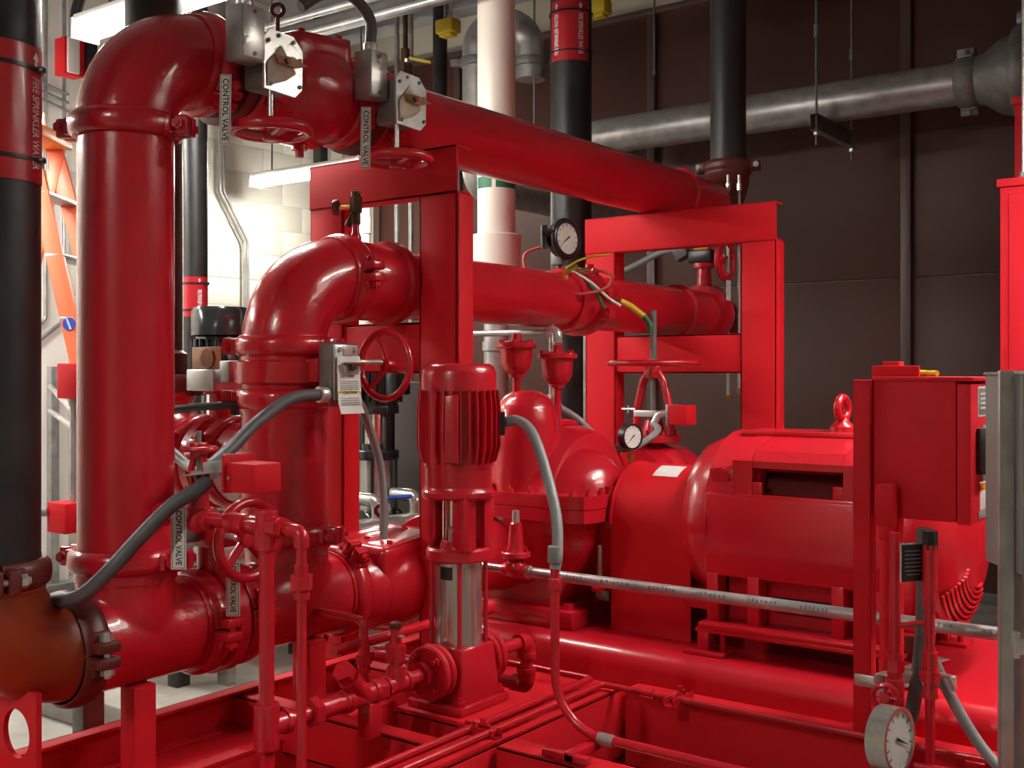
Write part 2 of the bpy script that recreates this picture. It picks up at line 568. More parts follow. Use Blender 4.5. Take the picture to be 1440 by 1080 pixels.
def gauge(t, c, axis, R, rimm, depth=.03, needle=0.8, facem=None, parent=None, ticks=True):
    """dial gauge facing along axis"""
    a, u, w = frame(axis)
    c = V(c)
    case = t.add('gauge_case', B().rev(c, a, [(-depth, 0), (-depth, R * .9), (-depth * .9, R), (.004, R), (.004, R * .88), (0, R * .86), (0, 0)], 36), rimm, parent)
    t.add('dial', B().rev(c, a, [(.0005, R * .86), (.0015, 0)], 36), facem or WHITE, case)
    d = u * math.cos(needle) + w * math.sin(needle)
    e = a.cross(d)
    t.add('needle', B().prism([c + a * .003 + d * R * .68, c + a * .003 - e * R * .05 - d * R * .2, c + a * .003 + e * R * .05 - d * R * .2], a * .001), INK, case)
    if ticks:
        for i in range(11):
            th = PI / 2 + 2.3 - 4.6 * i / 10
            d = u * math.sin(th) + w * math.cos(th)
            e = a.cross(d)
            t.add('tick', B().obox(c + a * .002 + d * R * .74, (R * .14, R * .03, .0006), (d, e, a)), INK, case)
    return case

def sign(t, top, down, right, L, W, text, size, parent=None, m=None, th=.002):
    """hanging sign plate, lettering running down the plate"""
    top, dn, rt = V(top), V(down).normalized(), V(right).normalized()
    nn = rt.cross(-dn)          # faces the viewer
    c = top + dn * L / 2
    pl = t.add('sign_plate', B().obox(c, (W, L, th), (rt, -dn, nn), .0006), m or WHITE, parent)
    t.add('lettering', text_bm(text, size, lambda x, y: c + dn * x * .82 * L / .14 + rt * y + nn * (th / 2 + .0006), .0004), INK, pl)
    for q in ((-1, -1), (1, -1), (-1, 1), (1, 1)):
        pass
    f = B()
    for s in (-1, 1):
        f.obox(c + rt * s * (W / 2 - .003) + nn * (th / 2 + .0003), (.001, L - .006, .0006), (rt, -dn, nn))
        f.obox(c + dn * s * (L / 2 - .003) + nn * (th / 2 + .0003), (W - .006, .001, .0006), (rt, -dn, nn))
    t.add('border', f, INK, pl)
    return pl

def blend(ob, voxel=.006, it=10):
    """melt overlapping solids of one casting into a single smooth skin"""
    m = ob.modifiers.new('cast', 'REMESH')
    m.mode = 'VOXEL'
    m.voxel_size = voxel
    m.use_smooth_shade = True
    s = ob.modifiers.new('fair', 'SMOOTH')
    s.factor = .5
    s.iterations = it
    return ob

def ring_weld(b, p, axis, r, w=.008):
    return b.torus(p, axis, r, w, 36, 8)
# ------------------------------------------------------------------ black pipe at the left edge, with its marker
def wrap(p, R, ang, z):
    """map text x -> down, y -> round the pipe (to the right as seen from outside)"""
    return lambda x, y: V((p[0] + R * math.cos(ang + y / R), p[1] + R * math.sin(ang + y / R), z - x))

def arrow_up(p, R, ang, z, s):
    f = wrap(p, R, ang, z)
    b = B()
    b.prism([f(-s, 0), f(-s * .25, s * .5), f(-s * .25, -s * .5)], V((math.cos(ang), math.sin(ang), 0)) * .0006)
    b.prism([f(-s * .25, -s * .2), f(-s * .25, s * .2), f(s * .5, s * .2), f(s * .5, -s * .2)], V((math.cos(ang), math.sin(ang), 0)) * .0006)
    return b

def marker(p, R, z0, z1, ang0, ang1, cols, size, label, ties=True, arrow=.022):
    t = T('pipe_marker', label, 'pipe marker', 'red pipe markers')
    sl = t.add('sleeve', B().rev((p[0], p[1], z0), AZ, [(0, R), (0, R + .002), (z1 - z0, R + .002), (z1 - z0, R)], 40, loop=True, a0=ang0, a1=ang1, ref=AX), LABRED)
    for ang, flip in cols:
        zc = (z0 + z1) / 2 - .018
        f = wrap(p, R + .0035, ang, zc)
        kx = (z1 - z0 - .075) / (size * 11.6)
        g = (lambda x, y, f=f: f(-x * kx, -y)) if flip else (lambda x, y, f=f: f(x * kx, y))
        t.add('lettering', text_bm('FIRE SPRINKLER WATER', size, g, size * .015), LWHITE, sl)
        t.add('arrow', arrow_up(p, R + .0035, ang, z1 - arrow * 1.5, arrow), LWHITE, sl)
    if ties:
        for z in (z0 + (z1 - z0) * .17, z0 + (z1 - z0) * .84):
            ti = t.add('cable_tie', B().rev((p[0], p[1], z), AZ, [(-.004, R + .002), (-.004, R + .0055), (.004, R + .0055), (.004, R + .002)], 36, loop=True), BLACKP)
            a = ang1 - .3
            t.add('tie_head', B().obox((p[0] + (R + .01) * math.cos(a), p[1] + (R + .01) * math.sin(a), z), (.016, .014, .012), (V((math.cos(a), math.sin(a), 0)), V((-math.sin(a), math.cos(a), 0)), AZ), .002), BLACKP, ti)
    return t.done()

PL = (HX, 1.21)
one('black_pipe', 'thick black steel pipe standing at the left edge of the photo', 'pipe', B().pipe((*PL, .885), (*PL, ZC), R8, R8 - .008, 40), BLACK, 'black vertical pipes')
marker(PL, R8 + .0005, 1.70, 1.985, math.radians(-190), math.radians(52), [(math.radians(30), False)], .036, 'large red sprinkler marker on the black pipe at the left edge')
elbow((HX, 1.21, ZL), AZ, AY, R8, 'rusty orange unpainted elbow at the lower left corner', ORANGE_PRIMER, R=.19)
coupling((HX, 1.21, .878), AZ, V((.8, -.2, 0)), R8, 'dark red coupling with zinc bolts under the black pipe at left', OXIDE, ZINC, w=.03)
coupling((HX, 1.402, ZL), AY, V((1, 0, .05)), R8, 'dark oxide coupling between the orange elbow and the red tee', OXIDE, ZINC, w=.032)

# first tee of the low header
def tee(label, c, run, arm, r, m=REDC, l0=CE, l1=CE, la=CE):
    t = T('pipe_tee', label, 'pipe tee', 'pipe tees')
    c, run, arm = V(c), V(run), V(arm)
    ab = B().cyl(c - run * (l0 - .002), c + run * (l1 - .002), r + .003, n=48)
    a_, u_, w_ = frame(arm, run)
    ra = r + .003
    rings = []
    for h, f in ((r * .3, .0), (r * .9, .0), (r * 1.1, .0), (r * 1.3, .0), (min(r * 1.5, la - .02), 0.0), (la - .002, 0.0)):
        rings.append([ab.bm.verts.new(c + a_ * h + (u_ * math.cos(th) * (ra + f) + w_ * math.sin(th) * ra)) for th in [2 * PI * i / 40 for i in range(40)]])
    for A_, C_ in zip(rings, rings[1:]):
        for i in range(40):
            ab.face([A_[i], A_[(i + 1) % 40], C_[(i + 1) % 40], C_[i]])
    ab.face(rings[-1])
    ab.face(rings[0][::-1])
    blend(t.add('tee_body', ab, m), .006, 14)
    for d, L in ((-run, l0), (run, l1), (arm, la)):
        t.add('end_collar', B().rev(c + d * (L - .028), d, [(0, r - .01), (0, r + .007), (.028, r + .007), (.028, r - .01)], 40, loop=True), m)
    return t.done()
tee('glossy red tee at the foot of the tallest riser', (HX, Y1, ZL), AY, AZ, R8, l0=.148, l1=.18, la=.165)
coupling((HX, Y1, .866), AZ, V((.9, .35, 0)), R8, 'red coupling at the foot of the tallest red riser')
one('riser_pipe', 'tall thick red vertical riser pipe at the left', 'pipe', B().pipe((HX, Y1, .878), (HX, Y1, 1.872), R8, R8 - .008, 48), RED)
coupling((HX, Y1, 1.878), AZ, V((.85, .45, 0)), R8, 'red coupling on top of the tallest riser under the elbow')
elbow((HX, Y1, ZT), -AZ, AY, R8, 'big red elbow at the top of the tallest riser below the glaring light', REDC)

# top run: coupling, valve, check valve, valve, pipe
coupling((HX, 1.765, ZT), AY, V((1, 0, -.9)), R8, 'red coupling joining the top elbow to the first butterfly valve')

def gear_operator(t, c, cm=None):
    """cast box, zinc cover plate with screws, torn white tag, rusty pointer; cover faces +X"""
    c = V(c)
    t.add('gear_case', B().box(c + V((-.085, -.05, -.06)), c + V((-.003, .05, .06)), .008), GALVD)
    oct_ = []
    for y, z in ((-.062, -.068), (.035, -.072), (.058, -.05), (.06, .045), (.03, .075), (-.045, .078), (-.066, .05)):
        oct_.append(c + V((0, y, z)))
    cov = t.add('cover_plate', B().prism(oct_, AX * .006), cm or ZINC)
    t.many('screw', B().hexa((0, 0, 0), AZ, .0055, .005), GALVD, [(c + V((.006, y, z)), AX) for y, z in ((-.052, .048), (-.02, .066), (.028, .06), (.048, .02), (.048, -.045), (-.045, -.055))], cov)
    t.add('torn_tag', B().prism([c + V((.008, -.055, -.062)), c + V((.012, .0, -.04)), c + V((.009, .035, -.015)), c + V((.008, -.012, .045)), c + V((.010, -.056, -.005))], V((.001, 0, 0))), PAPER, cov)
    t.add('pointer', B().prism([c + V((.014, -.04, .014)), c + V((.014, .015, .02)), c + V((.014, .066, .008)), c + V((.014, .02, -.006)), c + V((.014, -.03, -.004))], V((.006, 0, 0))), RUST, cov)
    t.add('pointer_screw', B().hexa(c + V((.02, -.004, .006)), AX, .008, .008), BRONZE, cov)

def butterfly_top(y, wy, label, boxside, signtop):
    t = T('butterfly_valve', label, 'valve', 'butterfly valves on the top run')
    p = V((HX, y, ZT))
    t.add('body', B().rev(p, AY, [(-.045, R8 - .01), (-.045, R8 + .006), (-.02, R8 + .012), (-.014, R8 + .03), (.014, R8 + .03), (.02, R8 + .012), (.045, R8 + .006), (.045, R8 - .01)], 40, loop=True), OXIDE)
    t.add('stem_housing', B().cyl(p + AX * R8, p + V((.17, 0, -.01)), .028, n=20), OXIDE)
    gear_operator(t, (HX + .235, y - .01, ZT - .025), ZINC if boxside < 0 else GALV)
    sx = HX + .25
    t.add('wheel_shaft', B().cyl((sx - .03, wy, ZT - .09), (sx - .03, wy, 1.885), .007, n=12), ZINC)
    handwheel(t, (sx - .03, wy, 1.89), -AZ, .091, RED, 3, .0135, dish=-.012)
    # sheet-steel switch box beside the gear case
    c = V((HX + .21, y - .105, ZT + .03)) if boxside < 0 else V((HX + .17, y - .10, ZT + .04))
    bx = t.add('switch_box', B().box(c + V((-.03, -.035, -.065)), c + V((.03, .035, .065)), .004), GALV)
    t.add('box_lid', B().box(c + V((.03, -.032, -.06)), c + V((.034, .032, .06)), .002), ZINC, bx)
    for zz in (-.05, .05):
        t.add('lid_screw', B().cyl(c + V((.034, .0, zz)), c + V((.037, .0, zz)), .005, n=8), GALVD, bx)
    t.add('conduit_hub', B().cyl(c + AZ * .064, c + AZ * .09, .02, n=16, bev=.003), ZINC, bx)
    sign(t, V(signtop), V((0, -.02, -1)), V((.8, .6, 0)), .165, .026, 'CONTROL VALVE', .019, m=PINKTAG)
    t.done()
butterfly_top(1.835, 1.80, 'first butterfly valve on the top run, nearest the riser elbow', -1, (-2.06, 1.665, 1.995))
butterfly_top(2.30, 2.25, 'second butterfly valve on the top run, just before the near support frame', 1, (-2.06, 2.13, 2.01))
coupling((HX, 1.905, ZT), AY, V((1, 0, -.4)), R8, 'red coupling between the first top valve and the top check valve')

def check_valve(name, label, y0, y1, z, eye, m=REDC):
    t = T(name, label, 'valve', 'swing check valves')
    L = y1 - y0
    r = R8
    t.add('body', B().rev((HX, y0, z), AY, [(0, 0), (0, r + .005), (L * .12, r + .006), (L * .2, r + .018), (L * .4, r + .038), (L * .72, r + .040), (L * .86, r + .014), (L, r + .006), (L, 0)], 40), m)
    # sloping bonnet with cover and bolts
    c = V((HX, y0 + L * .5, z + r * .82))
    blend(t.add('bonnet', B().obox(c + V((.005, .0, -.02)), (.235, L * .70, .14), (V((1, 0, -.05)), V((0, 1, .10)), V((.05, -.10, 1))), .02).rev((HX, y0 + L * .2, z), AY, [(0, 0), (0, r + .02), (L * .2, r + .038), (L * .5, r + .038), (L * .6, r + .02), (L * .6, 0)], 40), m), .007, 8)
    cov = t.add('cover', B().obox(c + V((.007, .0, .040)), (.225, L * .62, .018), (V((1, 0, -.05)), V((0, 1, .10)), V((.05, -.10, 1))), .006), m)
    e = V(eye)
    ey = t.add('eye_bolt', B().torus(e + AZ * .028, V((.6, -.8, 0)), .016, .006, 20, 8).cyl(e - AZ * .03, e + AZ * .012, .006, n=10), OXIDE, cov)
    a, u, w = frame(V((.05, .12, 1)))
    t.many('bolt', B().hexa((0, 0, 0), AZ, .009, .012), m, [(c + V((.007 + sx_ * .09, sy_ * L * .22, .047 + sy_ * L * .022 - sx_ * .0045)), a) for sx_ in (-1, 0, 1) for sy_ in (-1, 1)], cov)
    t.add('drain_plug', B().cyl((HX, y0 + L * .55, z - r - .05), (HX, y0 + L * .55, z - r + .01), .022, n=16).hexa((HX, y0 + L * .55, z - r - .07), AZ, .012, .022), m)
    # cast lettering lugs on the side
    t.add('side_boss', B().obox((HX + r + .012, y0 + L * .55, z + .03), (.03, .10, .05), None, .008), m)
    return t.done()
check_valve('check_valve', 'red check valve on the top run between the two hanging handwheels', 1.925, 2.235, ZT, (HX + .03, 1.99, ZT + .165))
coupling((HX, 2.245, ZT), AY, V((1, 0, -.35)), R8, 'red coupling between the top check valve and the second top valve')
coupling((HX, 2.365, ZT), AY, V((1, 0, -.6)), R8, 'red coupling where the long top pipe leaves the second top valve')
t = T('top_pipe', 'long red pipe running along the top over both support frames', 'pipe')
t.add('pipe_wall', B().pipe((HX, 2.37, ZT), (HX, 4.60, ZT), R8, R8 - .008, 48), RED)
t.add('weld_ring', ring_weld(B(), (HX, 4.28, ZT), AY, R8 + .001, .011), RED)
t.done()
elbow((HX, 4.80, ZT), -AY, AZ, R8 - .012, 'dark red elbow turning the top pipe up into a black pipe', OXIDE, R=.19)
coupling((HX, 4.80, 2.275), AZ, V((1, .3, 0)), R6 + .012, 'dark red coupling at the foot of the black pipe behind the far frame', OXIDE, ZINC)
one('black_pipe', 'black vertical pipe rising from the far end of the top run', 'pipe', B().pipe((HX, 4.80, 2.29), (HX, 4.80, ZC), R6, R6 - .007, 36), BLACK, 'black vertical pipes')

# second riser and middle run
coupling((HX, Y2, ZM - CE), AZ, V((.85, .5, 0)), R8, 'red coupling under the elbow of the shorter riser')
elbow((HX, Y2, ZM), -AZ, AY, R8, 'glossy red elbow on top of the shorter riser in the middle', REDC)
coupling((HX, Y2 + CE + .01, ZM), AY, V((1, 0, .1)), R8, 'red coupling on the shorter riser elbow, with a bolt lug facing the viewer')
t = T('meter_spool', 'short fat red spool with a raised end ring on the middle run', 'pipe fitting')
t.add('spool', B().rev((HX, 2.255, ZM), AY, [(0, 0), (0, R8), (.02, R8), (.035, R8 + .006), (.17, R8 + .004), (.175, R8 + .018), (.20, R8 + .018), (.206, R8 - .004), (.206, 0)], 40), REDC)
t.done()
t = T('gauge_cock', 'small bronze gauge cock standing on the middle run beside the near frame', 'valve')
q = V((HX, 2.315, ZM + R8))
t.add('nipple', B().rev(q - AZ * .01, AZ, [(0, .016), (.03, .016), (.04, .011), (.07, .011), (.07, 0)], 16), RED)
t.add('body', B().cyl(q + AZ * .055, q + AZ * .15, .014, n=14).hexa(q + AZ * .09, AZ, .019, .045), BRONZE)
sd = V((-.75, -.4, 0))
t.add('stem', B().cyl(q + AZ * .105, q + AZ * .105 + sd * .075, .007, n=10), BRASS)
t.add('knob', B().cyl(q + AZ * .105 + sd * .06, q + AZ * .105 + sd * .08, .024, n=9, bev=.004), OXIDE)
t.add('outlet', B().cyl(q + AZ * .085 + sd * .01, q + AZ * .085 + sd * .03 + V((0, 0, -.035)), .010, n=10), BRONZE)
t.done()
t = T('middle_pipe', 'red middle pipe passing through both support frames', 'pipe')
t.add('pipe_wall', B().pipe((HX, 2.455, ZM), (HX, 3.42, ZM), R8 - .006, R8 - .014, 48), RED)
t.done()
# flow meter section
t = T('flow_meter', 'red flow meter fitting with hose taps on the middle pipe between the frames', 'flow meter')
t.add('body', B().rev((HX, 3.37, ZM), AY, [(0, 0), (0, R8 + .004), (.005, R8 + .010), (.05, R8 + .010), (.055, R8 + .002), (.11, R8 + .004), (.115, R8 + .02), (.155, R8 + .02), (.16, R8), (.2, R8 - .002), (.2, 0)], 40), REDC)
for zz in (-.05, .03):
    t.add('lug', B().obox((HX + R8 + .022, 3.50, ZM + zz), (.05, .05, .045), None, .008), REDC)
    t.add('lug_bolt', B().cyl((HX + R8 + .028, 3.46, ZM + zz), (HX + R8 + .028, 3.55, ZM + zz), .009, n=10), RED)
for a_, c_ in ((.0, (.06, .08)), (.04, (.02, .105))):
    t.add('boss', B().cyl((HX + c_[0], 3.50 + a_, ZM + .085), (HX + c_[0] * 1.35, 3.50 + a_, ZM + c_[1] + .04), .016, n=14), REDC)
t.add('side_tap', B().cyl((HX + R8, 3.53, ZM + .0), (HX + R8 + .06, 3.54, ZM - .004), .010, n=12), BRASS)
t.add('tap_handle', B().tube([(HX + R8 + .055, 3.54, ZM - .002), (HX + R8 + .085, 3.56, ZM - .02), (HX + R8 + .13, 3.585, ZM - .06)], .012, 10), YELLOW)
t.add('drain_hose', B().tube(spline([(HX + R8 + .128, 3.585, ZM - .058), (HX + R8 + .15, 3.59, ZM - .09), (HX + R8 + .152, 3.59, ZM - .125)], 5), .013, 10), GREENR)
t.done()
t = T('middle_pipe', 'red far stretch of the middle pipe inside the far support frame', 'pipe')
t.add('pipe_wall', B().pipe((HX, 3.57, ZM), (HX, 4.52, ZM), R8 - .006, R8 - .014, 48), RED)
t.add('weld_ring', ring_weld(B(), (HX, 4.27, ZM), AY, R8 - .004, .012), RED)
t.done()
# far valve with gear operator and red wheel
t = T('butterfly_valve', 'distant butterfly valve with an orange indicator behind the far support frame', 'valve')
p = V((HX, 4.55, ZM))
t.add('body', B().rev(p, AY, [(-.05, R8 - .02), (-.05, R8 + .02), (-.02, R8 + .026), (.02, R8 + .026), (.05, R8 + .02), (.05, R8 - .02)], 36, loop=True), REDC)
t.add('neck', B().cyl(p + AZ * R8, p + AZ * (R8 + .12), .036, .03, n=18).rev(p + AZ * (R8 + .1), AZ, [(0, 0), (0, .05), (.02, .05), (.02, 0)], 18), REDC)
gc = p + AZ * (R8 + .15)
t.add('gear_case', B().box(gc + V((-.06, -.05, -.03)), gc + V((.06, .05, .03)), .01), BLACKP)
t.add('indicator', B().box(gc + V((-.045, -.02, .03)), gc + V((.03, .02, .075)), .006), ORANGEP)
t.add('limit_switch', B().obox(gc + V((-.10, -.03, .03)), (.07, .06, .08), (V((1, 0, .5)), AY, V((-.5, 0, 1))), .01), FLEXD)
t.add('wheel_shaft', B().cyl(gc + V((.05, .0, 0)), gc + V((.10, .0, .0)), .008, n=10), ZINC)
handwheel(t, gc + V((.105, .0, -.02)), AX, .085, RED, 4, .013)
t.add('tag', B().obox(p + V((.13, -.02, .10)), (.003, .04, .09)), WHITE)
t.done()
elbow((HX, 4.80, ZM), -AY, -AZ, R8 - .01, 'dark brown-red elbow at the far end of the middle run', OXIDE, R=.19)

# valve on the second riser with its switch box, tag and wheel
t = T('butterfly_valve', 'butterfly valve on the shorter riser with a grey switch box and paper tag', 'valve')
zc = 1.305
t.add('body', B().rev((HX, Y2, zc - .06), AZ, [(0, R8 - .01), (0, R8 + .006), (.025, R8 + .008), (.03, R8 + .022), (.085, R8 + .022), (.09, R8 + .008), (.12, R8 + .006), (.12, R8 - .01)], 44, loop=True), REDC)
t.add('stem_housing', B().box((HX + R8 - .02, Y2 - .03, zc - .03), (HX + .16, Y2 + .05, zc + .035), .008), REDC)
g = V((HX + .21, Y2 + .03, 1.30))
sb = t.add('switch_box', B().box(g + V((-.055, -.055, -.075)), g + V((.0, .04, .08)), .012), GALVD)
t.add('box_cover', B().box(g + V((0, -.052, -.07)), g + V((.006, .037, .076)), .006), GALV, sb)
for yy in (-.035, .022):
    t.add('cover_screw', B().cyl(g + V((.006, yy, .062)), g + V((.012, yy, .062)), .006, n=10), ZINC, sb)
t.add('name_plate', B().box(g + V((.006, -.022, .046)), g + V((.008, .012, .074)), .001), ZINC, sb)
t.add('conduit_hub', B().cyl(g + V((-.02, -.055, -.055)), g + V((-.02, -.085, -.055)), .022, n=16, bev=.004), ZINC, sb)
tg = B()
P0 = [(0, .045), (0, .0), (.002, -.05), (.006, -.082), (.016, -.105)]
for (x0, z0), (x1, z1) in zip(P0, P0[1:]):
    tg.prism([g + V((.012 + x0, -.048, z0)), g + V((.012 + x0, .034, z0)), g + V((.012 + x1, .036, z1)), g + V((.012 + x1, -.05, z1))], V((.0012, 0, 0)))
pt = t.add('paper_tag', tg, WHITE, label='white printed paper tag')
t.add('yellow_band', B().box(g + V((.0145, -.047, -.056)), g + V((.0155, .033, -.046)), 0), YELLOW, pt)
ln = B()
for k in range(5):
    ln.box(g + V((.0135 + .0004 * k, -.04, -.022 - .005 * k)), g + V((.0148 + .0004 * k, .026, -.0205 - .005 * k)))
for k in range(4):
    ln.box(g + V((.0165 + .0008 * k, -.04, -.066 - .0055 * k)), g + V((.0175 + .0012 * k, .026, -.0645 - .0055 * k)))
t.add('print_lines', ln, GREYINK, pt)
t.add('caution_print', text_bm('CAUTION', .011, lambda x, y: g + V((.0160, x - .005, -.051 + y)), .0002), INK, pt)
ft = t.add('pointer_plate', B().prism([g + V((.02, -.042, .028)), g + V((.02, .03, .028)), g + V((.02, .018, -.003)), g + V((.02, -.03, -.003))], V((.004, 0, 0))), GALV)
t.add('pointer', B().box(g + V((.026, -.036, .023)), g + V((.03, .034, .029)), .001), RUST, ft)
t.add('pointer_nut', B().hexa(g + V((.024, -.008, .018)), AX, .011, .012), BRONZE, ft)
t.add('wheel_shaft', B().cyl(g + V((-.02, .04, .03)), g + V((-.02, .15, .03)), .008, n=12), ZINC)
handwheel(t, g + V((-.02, .165, .022)), -AY, .092, RED, 3, .010, dish=.012)
t.done()
coupling((HX, Y2, 1.232), AZ, V((-.75, -.65, 0)), R8, 'red coupling under the butterfly valve of the shorter riser')
tee('red tee in the middle of the shorter riser with a branch to the left', (HX, Y2, 1.05), -AZ, -AX, R8 + .004, l0=.175, l1=.175)
coupling((HX, Y2, .865), AZ, V((.9, .4, 0)), R8, 'red coupling where the shorter riser joins the low header')
tee('red tee in the low header below the shorter riser', (HX, Y2 + .01, ZL), AY, AZ, R8, l0=.165, l1=.175, la=.175)

# branch to the left from the second riser, up into a black pipe
BX = -2.86
coupling((HX - CE - .005, Y2, 1.05), AX, V((0, -1, .3)), R8, 'large dark red coupling on the branch half hidden by the tallest riser')
t = T('butterfly_valve', 'butterfly valve on the left branch with an amber cover and zinc switch box', 'valve')
p = V((HX - .27, Y2, 1.05))
t.add('body', B().rev(p, AX, [(-.05, R8 - .01), (-.05, R8 + .006), (-.02, R8 + .008), (-.016, R8 + .024), (.016, R8 + .024), (.02, R8 + .008), (.05, R8 + .006), (.05, R8 - .01)], 40, loop=True), REDC)
t.add('neck', B().cyl(p + AZ * R8, p + AZ * .20, .03, n=18).rev(p + AZ * .19, AZ, [(0, 0), (0, .05), (.014, .05), (.014, 0)], 20), REDC)
bx = t.add('switch_box', B().box(p + V((-.075, -.06, .200)), p + V((.045, .05, .262)), .004), ZINC)
t.add('amber_cover', B().box(p + V((-.075, -.04, .263)), p + V((.05, -.035, .325)), .001), COPPERP, bx)
t.add('amber_disc', B().cyl(p + V((.0, -.046, .292)), p + V((.0, -.04, .292)), .03, n=8), RUST, bx)
t.add('end_plate', B().box(p + V((.06, -.05, .225)), p + V((.10, .03, .285)), .003), GALV, bx)
t.done()
coupling((HX - .34, Y2, 1.05), AX, V((0, -1, .3)), R8, 'dark red coupling behind the tallest riser on the branch elbow')
elbow((BX, Y2, 1.05), AX, AZ, R8, 'dark red elbow behind the tallest riser turning up to a black pipe', REDC)
coupling((BX, Y2, 1.262), AZ, V((.8, .6, 0)), R8 - .01, 'dark red coupling at the foot of the black pipe behind the tallest riser', OXIDE, ZINC, w=.035)
one('black_pipe', 'black vertical pipe directly behind the tallest red riser', 'pipe', B().rev((BX, Y2, 1.29), AZ, [(0, R6 - .008), (0, R6 + .014), (.07, R6 + .014), (.08, R6), (ZC - 1.29, R6), (ZC - 1.29, R6 - .008)], 36, loop=True), BLACK, 'black vertical pipes')

# low header between the tees
coupling((HX, 1.742, ZL), AY, V((1, 0, .0)), R8, 'red coupling with an open bolt lug on the low header beside the first tee')
t = T('butterfly_valve', 'butterfly valve in the low header with an upright red handwheel', 'valve')
p = V((HX, 1.795, ZL))
t.add('body', B().rev(p, AY, [(-.045, R8 - .01), (-.045, R8 + .006), (-.02, R8 + .008), (-.016, R8 + .028), (.016, R8 + .028), (.02, R8 + .008), (.045, R8 + .006), (.045, R8 - .01)], 40, loop=True), REDC)
t.add('neck', B().cyl(p + AZ * R8, p + AZ * .19, .034, n=18), REDC)
t.add('gear_case', B().box(p + V((-.06, -.05, .185)), p + V((.08, .045, .245)), .01), REDC)
t.add('switch_case', B().box(p + V((-.17, -.11, .20)), p + V((.02, .01, .258)), .006), GALVD)
t.add('wheel_shaft', B().cyl(p + V((.08, -.015, .215)), p + V((.165, -.015, .215)), .008, n=12), ZINC)
handwheel(t, p + V((.17, -.02, .215)), AX, .092, RED, 4, .013, dish=.012, a0=.75)
sign(t, p + V((.16, -.06, .165)), V((0, 0, -1)), V((.75, .66, 0)), .13, .033, 'CONTROL VALVE', .0185)
t.done()
coupling((HX, 1.862, ZL), AY, V((1, 0, .25)), R8, 'red coupling on the low header under the second hanging sign')
coupling((HX, 2.235, ZL), AY, V((.6, 0, .9)), R8, 'red coupling between the low header tee and the low check valve')
check_valve('check_valve', 'red check valve on the low header with an eye bolt, beside the jockey pump', 2.25, 2.62, ZL, (HX + .02, 2.40, ZL + .185))
# ------------------------------------------------------------------ support frames and skid
def chan(b, p0, p1, w, n, width, depth, th=.008):
    """C channel from p0 to p1 (centre of the web face); w = width direction, n = outward normal of the web"""
    p0, p1, w, n = V(p0), V(p1), V(w).normalized(), V(n).normalized()
    d = (p1 - p0)
    L = d.length
    d.normalize()
    c = (p0 + p1) / 2
    b.obox(c - n * th / 2, (L, width, th), (d, w, d.cross(w)), .002)
    for s in (-1, 1):
        b.obox(c + w * s * (width / 2 - th / 2) - n * depth / 2, (L, th, depth), (d, w, d.cross(w)), .002)
    return b

def support_frame(label, x0, x1, y, top, bh, mid0, mid1, lw, zb, caps):
    t = T('support_frame', label, 'support frame', 'red pipe support frames')
    n = -AY
    t.add('top_beam', chan(B(), (x0, y, top - bh / 2), (x1, y, top - bh / 2), AZ, n, bh, .065), REDM)
    for xa in (x0, x1 - lw):
        t.add('post', chan(B(), (xa + lw / 2, y + .004, zb), (xa + lw / 2, y + .004, top - bh), AX, n, lw, .075), REDM)
        t.add('base_plate', B().box((xa - .03, y - .04, zb - .002), (xa + lw + .03, y + .12, zb + .012), .003), REDM)
    t.add('cross_beam', chan(B(), (x0 + lw * .9, y + .012, (mid0 + mid1) / 2), (x1 - lw * .9, y + .012, (mid0 + mid1) / 2), AZ, n, mid1 - mid0, .06), REDM)
    for zz in caps:
        u = t.add('pipe_clamp', B().tube([V((HX, y + .03, zz)) + V((math.cos(a), 0, math.sin(a))) * (R8 + .007) for a in [PI * k / 14 for k in range(15)]], .006, 8), RED)
    return t.done()
support_frame('red steel support frame nearer the viewer, behind the jockey pump', -2.63, -2.02, 2.46, 1.962, .14, 1.30, 1.452, .145, .112, ())
support_frame('wide red steel support frame further back, behind the pump', -2.57, -1.70, 4.0, 1.962, .15, 1.30, 1.458, .15, .112, ())

t = T('skid', 'red steel channel skid under the pumps and pipes', 'skid')
t.add('side_channel', chan(B(), (-2.385, 1.2, .4), (-2.385, 3.95, .4), AZ, -AX, .10, .045), REDM)
t.add('ledge_plate', B().box((-2.378, .8, .345), (-2.17, 2.44, .355), .001), REDM)
t.add('ledge_web', B().box((-2.182, .8, .1), (-2.172, 2.44, .346), .001), REDM)
t.add('middle_channel', chan(B(), (-1.55, .75, .345), (-1.55, 2.62, .345), AZ, AX, .19, .10), REDM)
t.add('rear_channel', chan(B(), (-1.54, 2.60, .335), (.55, 2.60, .335), AZ, -AY, .21, .07), REDM)
t.add('front_channel', chan(B(), (-1.54, 2.02, .325), (.55, 2.02, .325), AZ, -AY, .23, .075), REDM)
t.add('cross_channel', chan(B(), (-2.38, 1.94, .375), (-1.65, 1.94, .375), AZ, -AY, .12, .06), REDM)
t.add('cross_channel', chan(B(), (-2.38, 2.36, .375), (-1.65, 2.36, .375), AZ, -AY, .12, .06), REDM)
t.add('cross_channel', chan(B(), (-2.38, 1.25, .33), (-1.65, 1.25, .33), AZ, -AY, .12, .06), REDM)
t.add('deck_plate', B().box((-2.2, 2.615, .345), (.5, 2.92, .352)), REDM)
t.add('jockey_plate', B().box((-1.915, 2.09, .436), (-1.645, 2.36, .448), .002), REDM)
t.add('jockey_bearer', chan(B(), (-1.92, 2.10, .375), (-1.65, 2.10, .375), AZ, -AY, .12, .05), REDM)
t.add('floor_pan', B().box((-2.37, .8, .20), (-1.56, 2.95, .206)), REDM)
t.add('cover_strip', B().box((-1.66, 1.72, .4405), (-1.56, 2.04, .445), .001), REDM)
